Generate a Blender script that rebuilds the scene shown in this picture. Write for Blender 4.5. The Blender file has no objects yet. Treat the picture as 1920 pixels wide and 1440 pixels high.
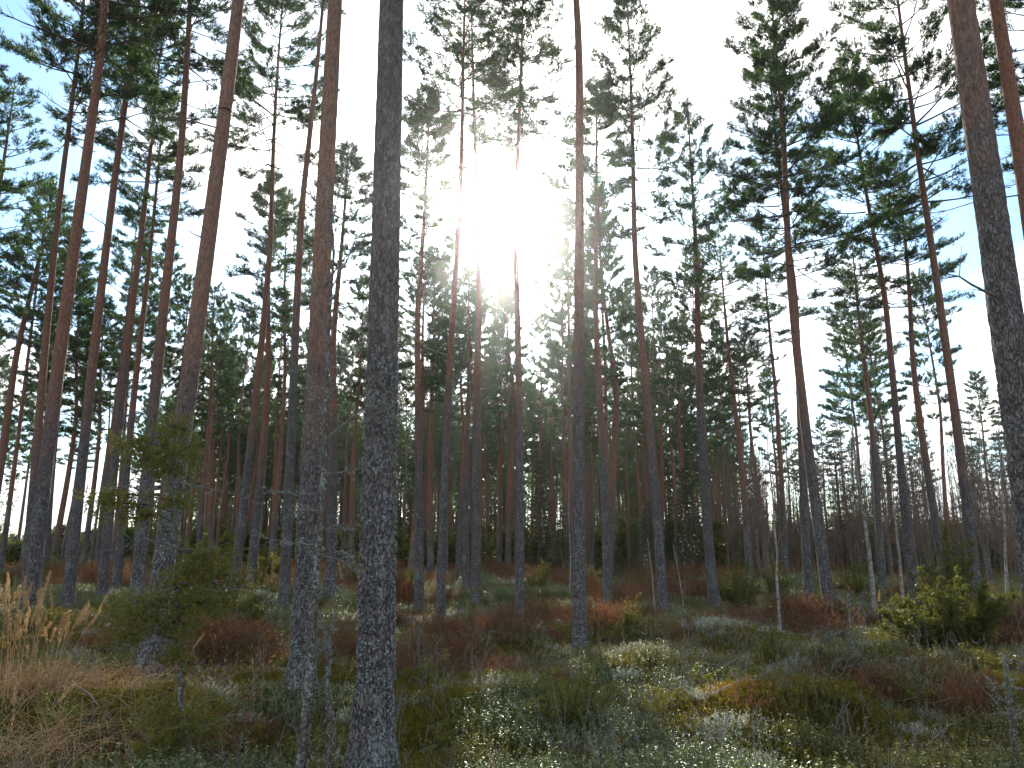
import bpy, math, random
import numpy as np
from mathutils import Vector, Matrix

R = math.radians
rng = np.random.default_rng(11)
random.seed(5)
SC = bpy.context.scene
COL = SC.collection

# ------------------------------------------------------------------ camera
F_PX, PITCH, CAM_H = 1442.0, R(12.1), 1.6          # focal length in photo pixels (1920 wide)
cd = bpy.data.cameras.new('camera'); cam = bpy.data.objects.new('camera', cd); COL.objects.link(cam)
cd.sensor_width = 36.0; cd.lens = 36.0 * F_PX / 1920.0
cd.clip_start = 0.05; cd.clip_end = 6000
cam.location = (0, 0, CAM_H); cam.rotation_euler = (R(90) + PITCH, 0, 0)
SC.camera = cam

# ------------------------------------------------------------------ sun, sky, exposure
SUN_EL, SUN_AZ = R(24.2), R(-1.8)                  # azimuth clockwise from the view direction (+Y)
SUN_DIR = Vector((math.sin(SUN_AZ) * math.cos(SUN_EL), math.cos(SUN_AZ) * math.cos(SUN_EL), math.sin(SUN_EL)))
sl = bpy.data.lights.new('sun', 'SUN'); so = bpy.data.objects.new('sun', sl); COL.objects.link(so)
sl.energy = 5.0; sl.angle = R(0.55); sl.color = (1.0, 0.93, 0.82)
so.rotation_euler = SUN_DIR.to_track_quat('Z', 'Y').to_euler()

W = bpy.data.worlds.new('World'); SC.world = W; W.use_nodes = True
nt = W.node_tree; N = nt.nodes; L = nt.links; N.clear()
def nd(tree, typ, **kw):
    n = tree.nodes.new(typ)
    for k, v in kw.items():
        if k.startswith('i_'):
            n.inputs[k[2:].replace('_', ' ')].default_value = v
        else:
            setattr(n, k, v)
    return n
def mth(tree, op, a, b=None, c=None, clamp=False):
    n = tree.nodes.new('ShaderNodeMath'); n.operation = op; n.use_clamp = clamp
    for i, v in enumerate((a, b, c)):
        if v is None: continue
        if isinstance(v, (int, float)): n.inputs[i].default_value = v
        else: tree.links.new(v, n.inputs[i])
    return n.outputs[0]
def ramp(tree, fac, stops, interp='LINEAR'):
    n = tree.nodes.new('ShaderNodeValToRGB'); n.color_ramp.interpolation = interp
    el = n.color_ramp.elements
    while len(el) < len(stops): el.new(0.5)
    for e, (p, c) in zip(el, stops):
        e.position = p
        e.color = (c, c, c, 1) if isinstance(c, (int, float)) else (*c, 1)
    if fac is not None: tree.links.new(fac, n.inputs[0])
    return n.outputs[0]
def mixc(tree, fac, a, b, blend='MIX'):
    n = tree.nodes.new('ShaderNodeMix'); n.data_type = 'RGBA'; n.blend_type = blend
    for s, v in ((n.inputs[0], fac), (n.inputs[6], a), (n.inputs[7], b)):
        if isinstance(v, (int, float)): s.default_value = v
        elif isinstance(v, tuple): s.default_value = (*v, 1)
        else: tree.links.new(v, s)
    return n.outputs[2]

sky = nd(nt, 'ShaderNodeTexSky', sky_type='NISHITA', sun_disc=False, sun_elevation=SUN_EL, sun_rotation=SUN_AZ,
         altitude=150, air_density=1.0, dust_density=1.5, ozone_density=1.5)
tc = nd(nt, 'ShaderNodeTexCoord')
sep = nd(nt, 'ShaderNodeSeparateXYZ'); L.new(tc.outputs['Generated'], sep.inputs[0])
zz = mth(nt, 'ADD', mth(nt, 'MAXIMUM', sep.outputs[2], 0.0), 0.22)
cmb = nd(nt, 'ShaderNodeCombineXYZ')
L.new(mth(nt, 'DIVIDE', sep.outputs[0], zz), cmb.inputs[0]); L.new(mth(nt, 'DIVIDE', sep.outputs[1], zz), cmb.inputs[1])
CLOUD_OFF = (5.2, 1.3, 0.0)
mp = nd(nt, 'ShaderNodeMapping'); mp.inputs['Location'].default_value = CLOUD_OFF
L.new(cmb.outputs[0], mp.inputs[0])
cn = nd(nt, 'ShaderNodeTexNoise', i_Scale=1.25, i_Detail=6.0, i_Roughness=0.55); L.new(mp.outputs[0], cn.inputs['Vector'])
cov = ramp(nt, cn.outputs[0], [(0.42, 0.0), (0.56, 1.0)], 'EASE')
skyc = mixc(nt, 1.0, sky.outputs[0], (0.70, 1.0, 1.22), 'MULTIPLY')
bg_sky = nd(nt, 'ShaderNodeBackground', i_Strength=0.11); L.new(skyc, bg_sky.inputs[0])
dot = nd(nt, 'ShaderNodeVectorMath', operation='DOT_PRODUCT'); L.new(tc.outputs['Generated'], dot.inputs[0]); dot.inputs[1].default_value = SUN_DIR
dm = mth(nt, 'MAXIMUM', dot.outputs['Value'], 0.0)
# clouds forward-scatter: brighter towards the sun
cst = mth(nt, 'ADD', mth(nt, 'MULTIPLY', mth(nt, 'POWER', dm, 5.0), 1.2), 0.60)
bg_cl = nd(nt, 'ShaderNodeBackground'); bg_cl.inputs[0].default_value = (1.0, 0.99, 0.98, 1); L.new(cst, bg_cl.inputs[1])
mixs = nd(nt, 'ShaderNodeMixShader'); L.new(cov, mixs.inputs[0]); L.new(bg_sky.outputs[0], mixs.inputs[1]); L.new(bg_cl.outputs[0], mixs.inputs[2])
# sun disc seen through thin cloud, with its aureole
aur = mth(nt, 'ADD', mth(nt, 'MULTIPLY', mth(nt, 'POWER', dm, 900.0), 14.0), mth(nt, 'MULTIPLY', mth(nt, 'POWER', dm, 40.0), 0.8))
bg_au = nd(nt, 'ShaderNodeBackground'); bg_au.inputs[0].default_value = (1.0, 0.95, 0.88, 1); L.new(aur, bg_au.inputs[1])
adds = nd(nt, 'ShaderNodeAddShader'); L.new(mixs.outputs[0], adds.inputs[0]); L.new(bg_au.outputs[0], adds.inputs[1])
wo = nd(nt, 'ShaderNodeOutputWorld'); L.new(adds.outputs[0], wo.inputs[0])

vs = SC.view_settings
SC.display_settings.display_device = 'sRGB'
vs.view_transform = 'Standard'; vs.look = 'None'; vs.gamma = 1.0; vs.use_curve_mapping = False
vs.exposure = 1.12
cy = SC.cycles
cy.max_bounces = 4; cy.diffuse_bounces = 2; cy.glossy_bounces = 2; cy.transmission_bounces = 3; cy.volume_bounces = 0
cy.transparent_max_bounces = 4; cy.caustics_reflective = False; cy.caustics_refractive = False
cy.use_denoising = True; cy.use_light_tree = False
cy.sample_clamp_indirect = 4.0

# ------------------------------------------------------------------ helpers
def ray(u, v):
    up = -(v - 720.0) / F_PX
    return Vector(((u - 960.0) / F_PX, math.cos(PITCH) - up * math.sin(PITCH), math.sin(PITCH) + up * math.cos(PITCH)))
def at_depth(u, v, Y):                              # the point on a pixel's ray that stands Y metres ahead
    d = ray(u, v); t = Y / d.y
    return Vector((d.x * t, Y, CAM_H + d.z * t))
def on_flat(u, v, z=0.0):
    d = ray(u, v); t = (z - CAM_H) / d.z
    return Vector((d.x * t, d.y * t, z))
def to_px(p):
    x, y, z = p[0], p[1], p[2] - CAM_H
    dep = y * math.cos(PITCH) + z * math.sin(PITCH); up = -y * math.sin(PITCH) + z * math.cos(PITCH)
    return 960 + F_PX * x / dep, 720 - F_PX * up / dep

def _h(ix, iy, iz, seed):
    n = (ix.astype(np.int64) * 374761393 + iy.astype(np.int64) * 668265263 + iz.astype(np.int64) * 2147483647 + seed * 1274126177) & 0xffffffff
    n = ((n ^ (n >> 13)) * 1274126177) & 0xffffffff
    n = n ^ (n >> 16)
    return (n & 0xffffff) / float(0xffffff)
def vnoise(x, y, z=None, seed=0):
    x = np.asarray(x, float); y = np.asarray(y, float); z = np.zeros_like(x) if z is None else np.asarray(z, float)
    ix, iy, iz = np.floor(x), np.floor(y), np.floor(z)
    fx, fy, fz = x - ix, y - iy, z - iz
    fx, fy, fz = fx * fx * (3 - 2 * fx), fy * fy * (3 - 2 * fy), fz * fz * (3 - 2 * fz)
    r = 0
    for a in (0, 1):
        for b in (0, 1):
            for c in (0, 1):
                w = (fx if a else 1 - fx) * (fy if b else 1 - fy) * (fz if c else 1 - fz)
                r = r + w * _h(ix + a, iy + b, iz + c, seed)
    return r * 2 - 1
def fbm(x, y, z=None, seed=0, octv=4, gain=0.5):
    s, a = 0, 1.0
    for k in range(octv):
        f = 2.0 ** k
        s = s + a * vnoise(x * f, y * f, None if z is None else z * f, seed + k * 17); a *= gain
    return s

def mesh_np(name, verts, faces, smooth=False, mats=()):
    verts = np.ascontiguousarray(verts, np.float32).reshape(-1, 3); faces = np.ascontiguousarray(faces, np.int32)
    me = bpy.data.meshes.new(name); n, k = faces.shape
    me.vertices.add(len(verts)); me.vertices.foreach_set('co', verts.ravel())
    me.loops.add(n * k); me.loops.foreach_set('vertex_index', faces.ravel())
    me.polygons.add(n); me.polygons.foreach_set('loop_start', np.arange(0, n * k, k, dtype=np.int32))
    try: me.polygons.foreach_set('loop_total', np.full(n, k, np.int32))
    except Exception: pass
    me.polygons.foreach_set('use_smooth', np.full(n, smooth, bool))
    for m in mats: me.materials.append(m)
    me.update(calc_edges=True)
    return me
def obj(name, me, parent=None, label=None, cat=None, group=None, kind=None, loc=None):
    o = bpy.data.objects.new(name, me); COL.objects.link(o)
    if parent is not None: o.parent = parent
    if loc is not None: o.location = loc
    tag(o, label, cat, group, kind)
    return o
def tag(o, label=None, cat=None, group=None, kind=None):
    for k, v in (('label', label), ('category', cat), ('group', group), ('kind', kind)):
        if v is not None: o[k] = v
    return o
def unit(v): return v / (np.linalg.norm(v, axis=-1, keepdims=True) + 1e-9)

class Geo:                                           # collects triangles / quads (all as triangles)
    def __init__(s): s.v = []; s.f = []; s.n = 0
    def add(s, v, f):
        v = np.asarray(v, np.float32).reshape(-1, 3); f = np.asarray(f, np.int64)
        if f.shape[1] == 4: f = np.concatenate([f[:, [0, 1, 2]], f[:, [0, 2, 3]]])
        s.v.append(v); s.f.append(f + s.n); s.n += len(v)
    def mesh(s, name, mat, smooth=False):
        return mesh_np(name, np.concatenate(s.v), np.concatenate(s.f), smooth, [mat])
def tubes(P, Rad, sides=4):                          # P (T,n,3), Rad (T,n)
    P = np.asarray(P, float); Rad = np.asarray(Rad, float); T, n, _ = P.shape
    tg = unit(np.gradient(P, axis=1))
    ref = np.where(np.abs(tg[..., 2:3]) > 0.9, np.array([1.0, 0, 0]), np.array([0, 0, 1.0]))
    a = unit(np.cross(tg, ref)); b = np.cross(tg, a)
    th = np.linspace(0, 2 * math.pi, sides, endpoint=False)
    v = P[:, :, None] + Rad[:, :, None, None] * (a[:, :, None] * np.cos(th)[None, None, :, None] + b[:, :, None] * np.sin(th)[None, None, :, None])
    t, i, j = np.meshgrid(np.arange(T), np.arange(n - 1), np.arange(sides), indexing='ij')
    base = t * n * sides; j2 = (j + 1) % sides
    q = np.stack([base + i * sides + j, base + i * sides + j2, base + (i + 1) * sides + j2, base + (i + 1) * sides + j], -1).reshape(-1, 4)
    return v.reshape(-1, 3), q
def needles(pos, axis, shoot, nlen, width, m, spread=(25, 65), g=rng):   # m needle blades round each shoot
    K = len(pos); pos = np.repeat(pos, m, 0); axis = np.repeat(unit(axis), m, 0)
    rv = unit(g.normal(size=(K * m, 3))); pr = unit(np.cross(axis, rv))
    ph = np.radians(g.uniform(*spread, size=(K * m, 1)))
    d = axis * np.cos(ph) + pr * np.sin(ph)
    u = g.uniform(0, 1, (K * m, 1)); b = pos + axis * u * shoot
    w = unit(np.cross(d, unit(g.normal(size=(K * m, 3))))) * width * 0.5
    ln = nlen * g.uniform(0.7, 1.2, (K * m, 1))
    v = np.stack([b - w, b + w, b + d * ln], 1).reshape(-1, 3)
    return v, np.arange(K * m * 3).reshape(-1, 3)

# ------------------------------------------------------------------ materials
def new_mat(name):
    m = bpy.data.materials.new(name); m.use_nodes = True; t = m.node_tree
    for n in list(t.nodes): t.nodes.remove(n)
    return m, t, t.nodes.new('ShaderNodeOutputMaterial')
def leaf_mat(name, c1, c2, trans=0.3, rough=0.5, spec=0.3, tcol=None, scale=2.0, zfix=None):
    m, t, out = new_mat(name)
    g = nd(t, 'ShaderNodeNewGeometry'); oi = nd(t, 'ShaderNodeObjectInfo')
    rnd = mth(t, 'FRACT', mth(t, 'ADD', g.outputs['Random Per Island'], oi.outputs['Random']))
    nz = nd(t, 'ShaderNodeTexNoise', i_Scale=scale, i_Detail=2.0); L2 = t.links
    L2.new(g.outputs['Position'], nz.inputs['Vector'])
    f = mth(t, 'ADD', mth(t, 'MULTIPLY', rnd, 0.55), mth(t, 'MULTIPLY', nz.outputs[0], 0.5), clamp=True)
    c = mixc(t, f, c1, c2)
    p = nd(t, 'ShaderNodeBsdfPrincipled', i_Roughness=rough); p.inputs['Specular IOR Level'].default_value = spec
    L2.new(c, p.inputs['Base Color'])
    tr = nd(t, 'ShaderNodeBsdfTranslucent')
    L2.new(mixc(t, 1.0, c, tcol or (1.4, 1.3, 0.7), 'MULTIPLY'), tr.inputs[0])
    mx = nd(t, 'ShaderNodeMixShader'); mx.inputs[0].default_value = trans
    L2.new(p.outputs[0], mx.inputs[1]); L2.new(tr.outputs[0], mx.inputs[2]); L2.new(mx.outputs[0], out.inputs[0])
    return m
def bark_mat(name, low, furrow, high, lichen, lichen_amt=1.0, plate=1.0, zmul=1.0):
    m, t, out = new_mat(name); K = t.links
    tc = nd(t, 'ShaderNodeTexCoord'); oi = nd(t, 'ShaderNodeObjectInfo')
    off = nd(t, 'ShaderNodeVectorMath', operation='SCALE'); off.inputs[0].default_value = (31.0, 17.0, 0.0); K.new(oi.outputs['Random'], off.inputs['Scale'])
    sep = nd(t, 'ShaderNodeSeparateXYZ'); K.new(tc.outputs['Object'], sep.inputs[0])
    ad = nd(t, 'ShaderNodeVectorMath', operation='ADD'); K.new(tc.outputs['Object'], ad.inputs[0]); K.new(off.outputs[0], ad.inputs[1])
    st = nd(t, 'ShaderNodeMapping'); st.inputs['Scale'].default_value = (1, 1, 0.36); K.new(ad.outputs[0], st.inputs[0])
    # warp so that plates are irregular
    wn = nd(t, 'ShaderNodeTexNoise', i_Scale=22.0, i_Detail=4.0, i_Roughness=0.6); K.new(st.outputs[0], wn.inputs['Vector'])
    ws = nd(t, 'ShaderNodeVectorMath', operation='SCALE'); K.new(wn.outputs['Color'], ws.inputs[0]); ws.inputs['Scale'].default_value = 0.075
    wa = nd(t, 'ShaderNodeVectorMath', operation='ADD'); K.new(st.outputs[0], wa.inputs[0]); K.new(ws.outputs[0], wa.inputs[1])
    vor = nd(t, 'ShaderNodeTexVoronoi', feature='DISTANCE_TO_EDGE', i_Scale=34.0 * plate); K.new(wa.outputs[0], vor.inputs['Vector'])
    vc = nd(t, 'ShaderNodeTexVoronoi', feature='F1', i_Scale=34.0 * plate); K.new(wa.outputs[0], vc.inputs['Vector'])
    fine = nd(t, 'ShaderNodeTexNoise', i_Scale=70.0, i_Detail=5.0, i_Roughness=0.65); K.new(st.outputs[0], fine.inputs['Vector'])
    big = nd(t, 'ShaderNodeTexNoise', i_Scale=3.0, i_Detail=3.0); K.new(ad.outputs[0], big.inputs['Vector'])
    crack = ramp(t, vor.outputs['Distance'], [(0.0, 0.0), (0.13, 1.0)])
    zb = nd(t, 'ShaderNodeAttribute', attribute_type='OBJECT', attribute_name='bark_z')
    hz = mth(t, 'ADD', mth(t, 'SUBTRACT', sep.outputs[2], zb.outputs['Fac']), mth(t, 'MULTIPLY', mth(t, 'SUBTRACT', big.outputs[0], 0.5), 3.4))
    hi = mth(t, 'DIVIDE', mth(t, 'ADD', hz, 1.1), 2.2, clamp=True)
    hi = mth(t, 'SMOOTH_MIN', hi, 1.0, 0.05)
    # plate tint
    sv = nd(t, 'ShaderNodeSeparateColor'); K.new(vc.outputs['Color'], sv.inputs[0])
    lo_c = mixc(t, sv.outputs[0], tuple(0.72 * x for x in low), tuple(min(1, 1.25 * x) for x in low))
    lo_c = mixc(t, mth(t, 'MULTIPLY', mth(t, 'SUBTRACT', 1.0, crack), mth(t, 'SUBTRACT', 0.9, mth(t, 'MULTIPLY', mth(t, 'MINIMUM', sep.outputs[2], 5.0), 0.11))), lo_c, furrow)
    hn = nd(t, 'ShaderNodeTexNoise', i_Scale=38.0, i_Detail=6.0, i_Roughness=0.7); K.new(st.outputs[0], hn.inputs['Vector'])
    hi_c = mixc(t, ramp(t, hn.outputs[0], [(0.32, 0.0), (0.66, 1.0)]), tuple(0.5 * x for x in high), tuple(min(1, 1.4 * x) for x in high))
    hi_c = mixc(t, ramp(t, fine.outputs[0], [(0.62, 0.0), (0.72, 0.6)]), hi_c, tuple(0.45 * x for x in low))
    c = mixc(t, hi, lo_c, hi_c)
    # lichen flakes: dense on the butt, thinning upwards
    ln = nd(t, 'ShaderNodeTexNoise', i_Scale=34.0, i_Detail=4.0, i_Roughness=0.6); K.new(ad.outputs[0], ln.inputs['Vector'])
    la = mth(t, 'MULTIPLY', mth(t, 'SUBTRACT', big.outputs[0], 0.45), 0.5)
    lz = mth(t, 'MULTIPLY', mth(t, 'MINIMUM', mth(t, 'MULTIPLY', sep.outputs[2], zmul), 6.0), -0.036)
    lm = mth(t, 'ADD', mth(t, 'ADD', ln.outputs[0], la), lz)
    lm = mth(t, 'MULTIPLY', ramp(t, lm, [(0.545, 0.0), (0.615, 1.0)]), lichen_amt)
    lc = mixc(t, fine.outputs[0], tuple(0.6 * x for x in lichen), tuple(1.2 * x for x in lichen))
    c = mixc(t, lm, c, lc)
    p = nd(t, 'ShaderNodeBsdfPrincipled', i_Roughness=0.9); p.inputs['Specular IOR Level'].default_value = 0.12
    K.new(c, p.inputs['Base Color'])
    hgt = mth(t, 'ADD', mth(t, 'MULTIPLY', crack, mth(t, 'SUBTRACT', 1.0, mth(t, 'MULTIPLY', hi, 0.8))), mth(t, 'MULTIPLY', fine.outputs[0], 0.5))
    hgt = mth(t, 'ADD', hgt, mth(t, 'MULTIPLY', lm, 0.4))
    bp = nd(t, 'ShaderNodeBump', i_Strength=0.85, i_Distance=0.018); K.new(hgt, bp.inputs['Height']); K.new(bp.outputs[0], p.inputs['Normal'])
    K.new(p.outputs[0], out.inputs[0])
    return m
def plain_mat(name, c1, c2, scale=8.0, rough=0.9, spec=0.15, bump=0.3, pos=False):
    m, t, out = new_mat(name); K = t.links
    g = nd(t, 'ShaderNodeNewGeometry')
    n1 = nd(t, 'ShaderNodeTexNoise', i_Scale=scale, i_Detail=5.0, i_Roughness=0.65); K.new(g.outputs['Position'], n1.inputs['Vector'])
    c = mixc(t, ramp(t, n1.outputs[0], [(0.35, 0.0), (0.65, 1.0)]), c1, c2)
    p = nd(t, 'ShaderNodeBsdfPrincipled', i_Roughness=rough); p.inputs['Specular IOR Level'].default_value = spec
    K.new(c, p.inputs['Base Color'])
    b = nd(t, 'ShaderNodeBump', i_Strength=bump, i_Distance=0.01); K.new(n1.outputs[0], b.inputs['Height']); K.new(b.outputs[0], p.inputs['Normal'])
    K.new(p.outputs[0], out.inputs[0])
    return m

M = {}
M['pine_bark'] = bark_mat('pine_bark', (0.175, 0.157, 0.152), (0.03, 0.026, 0.024), (0.24, 0.122, 0.083), (0.31, 0.35, 0.345))
M['old_bark'] = bark_mat('old_pine_bark', (0.19, 0.168, 0.16), (0.018, 0.016, 0.015), (0.27, 0.16, 0.115), (0.37, 0.41, 0.40), 1.0, 1.25)
M['dead_bark'] = bark_mat('dead_sapling_bark', (0.22, 0.18, 0.15), (0.05, 0.04, 0.035), (0.2, 0.15, 0.12), (0.42, 0.47, 0.44), 1.0, 2.2, 0.2)
M['limb'] = plain_mat('pine_limb_bark', (0.055, 0.042, 0.036), (0.12, 0.08, 0.056), 10)
M['dead_limb'] = plain_mat('dead_limb_wood', (0.10, 0.085, 0.075), (0.24, 0.22, 0.20), 25)
M['lichen'] = leaf_mat('lichen_flakes', (0.20, 0.235, 0.225), (0.38, 0.42, 0.40), 0.12, 0.95, 0.05, (1, 1, 0.9), 20)
M['thicket_bark'] = plain_mat('thicket_birch_bark', (0.22, 0.19, 0.17), (0.09, 0.075, 0.065), 12)
M['birch'] = plain_mat('birch_bark', (0.40, 0.38, 0.35), (0.13, 0.11, 0.095), 16)
M['twig'] = plain_mat('birch_twigs', (0.12, 0.085, 0.062), (0.22, 0.165, 0.125), 3, bump=0)
M['needle'] = leaf_mat('pine_needles', (0.026, 0.064, 0.024), (0.062, 0.118, 0.038), 0.36, 0.45, 0.35, (1.5, 1.5, 0.75), 1.2)
M['spruce'] = leaf_mat('spruce_needles', (0.02, 0.045, 0.022), (0.045, 0.075, 0.03), 0.18, 0.5, 0.3, None, 2.0)
M['juniper'] = leaf_mat('juniper_needles', (0.09, 0.112, 0.028), (0.19, 0.19, 0.045), 0.38, 0.5, 0.3, (1.4, 1.25, 0.5), 5.0)
M['juniper_dull'] = leaf_mat('juniper_dull_needles', (0.075, 0.10, 0.028), (0.16, 0.17, 0.045), 0.38, 0.5, 0.3, (1.4, 1.25, 0.5), 5.0)
M['lingon'] = leaf_mat('lingonberry_leaves', (0.09, 0.105, 0.028), (0.22, 0.20, 0.06), 0.34, 0.48, 0.6, (1.4, 1.35, 0.5), 2.5)
M['lingon_blue'] = leaf_mat('bearberry_leaves', (0.09, 0.135, 0.045), (0.21, 0.24, 0.095), 0.3, 0.42, 0.9, (1.2, 1.3, 0.7), 2.5)
M['heather'] = leaf_mat('heather_sprigs', (0.09, 0.060, 0.040), (0.26, 0.145, 0.08), 0.35, 0.8, 0.1, (1.3, 1.0, 0.75), 2.0)
M['moss'] = leaf_mat('moss_fronds', (0.16, 0.115, 0.018), (0.30, 0.20, 0.03), 0.35, 0.8, 0.1, (1.3, 1.1, 0.4), 6.0)
M['moss_green'] = leaf_mat('green_moss_fronds', (0.085, 0.10, 0.022), (0.20, 0.165, 0.035), 0.3, 0.8, 0.1, (1.3, 1.1, 0.4), 4.0)
M['straw'] = leaf_mat('dry_grass_straw', (0.36, 0.255, 0.135), (0.64, 0.48, 0.28), 0.35, 0.7, 0.2, (1.2, 1.0, 0.75), 6.0)
M['wood'] = plain_mat('fallen_wood', (0.16, 0.13, 0.11), (0.38, 0.34, 0.30), 30)
M['fresh_wood'] = plain_mat('broken_wood', (0.45, 0.24, 0.09), (0.6, 0.36, 0.16), 30)
def ground_mat():
    m, t, out = new_mat('forest_floor'); K = t.links
    g = nd(t, 'ShaderNodeNewGeometry')
    a = nd(t, 'ShaderNodeTexNoise', i_Scale=0.9, i_Detail=5.0); K.new(g.outputs['Position'], a.inputs['Vector'])
    b = nd(t, 'ShaderNodeTexNoise', i_Scale=16.0, i_Detail=6.0, i_Roughness=0.7); K.new(g.outputs['Position'], b.inputs['Vector'])
    c = mixc(t, ramp(t, a.outputs[0], [(0.40, 0.0), (0.60, 1.0)]), (0.055, 0.035, 0.02), (0.06, 0.065, 0.018))
    c = mixc(t, ramp(t, b.outputs[0], [(0.45, 0.0), (0.7, 1.0)]), c, (0.12, 0.085, 0.035))
    p = nd(t, 'ShaderNodeBsdfPrincipled', i_Roughness=0.95); p.inputs['Specular IOR Level'].default_value = 0.1
    K.new(c, p.inputs['Base Color'])
    bp = nd(t, 'ShaderNodeBump', i_Strength=0.9, i_Distance=0.05); K.new(b.outputs[0], bp.inputs['Height']); K.new(bp.outputs[0], p.inputs['Normal'])
    K.new(p.outputs[0], out.inputs[0]); return m
M['ground'] = ground_mat()

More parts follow.
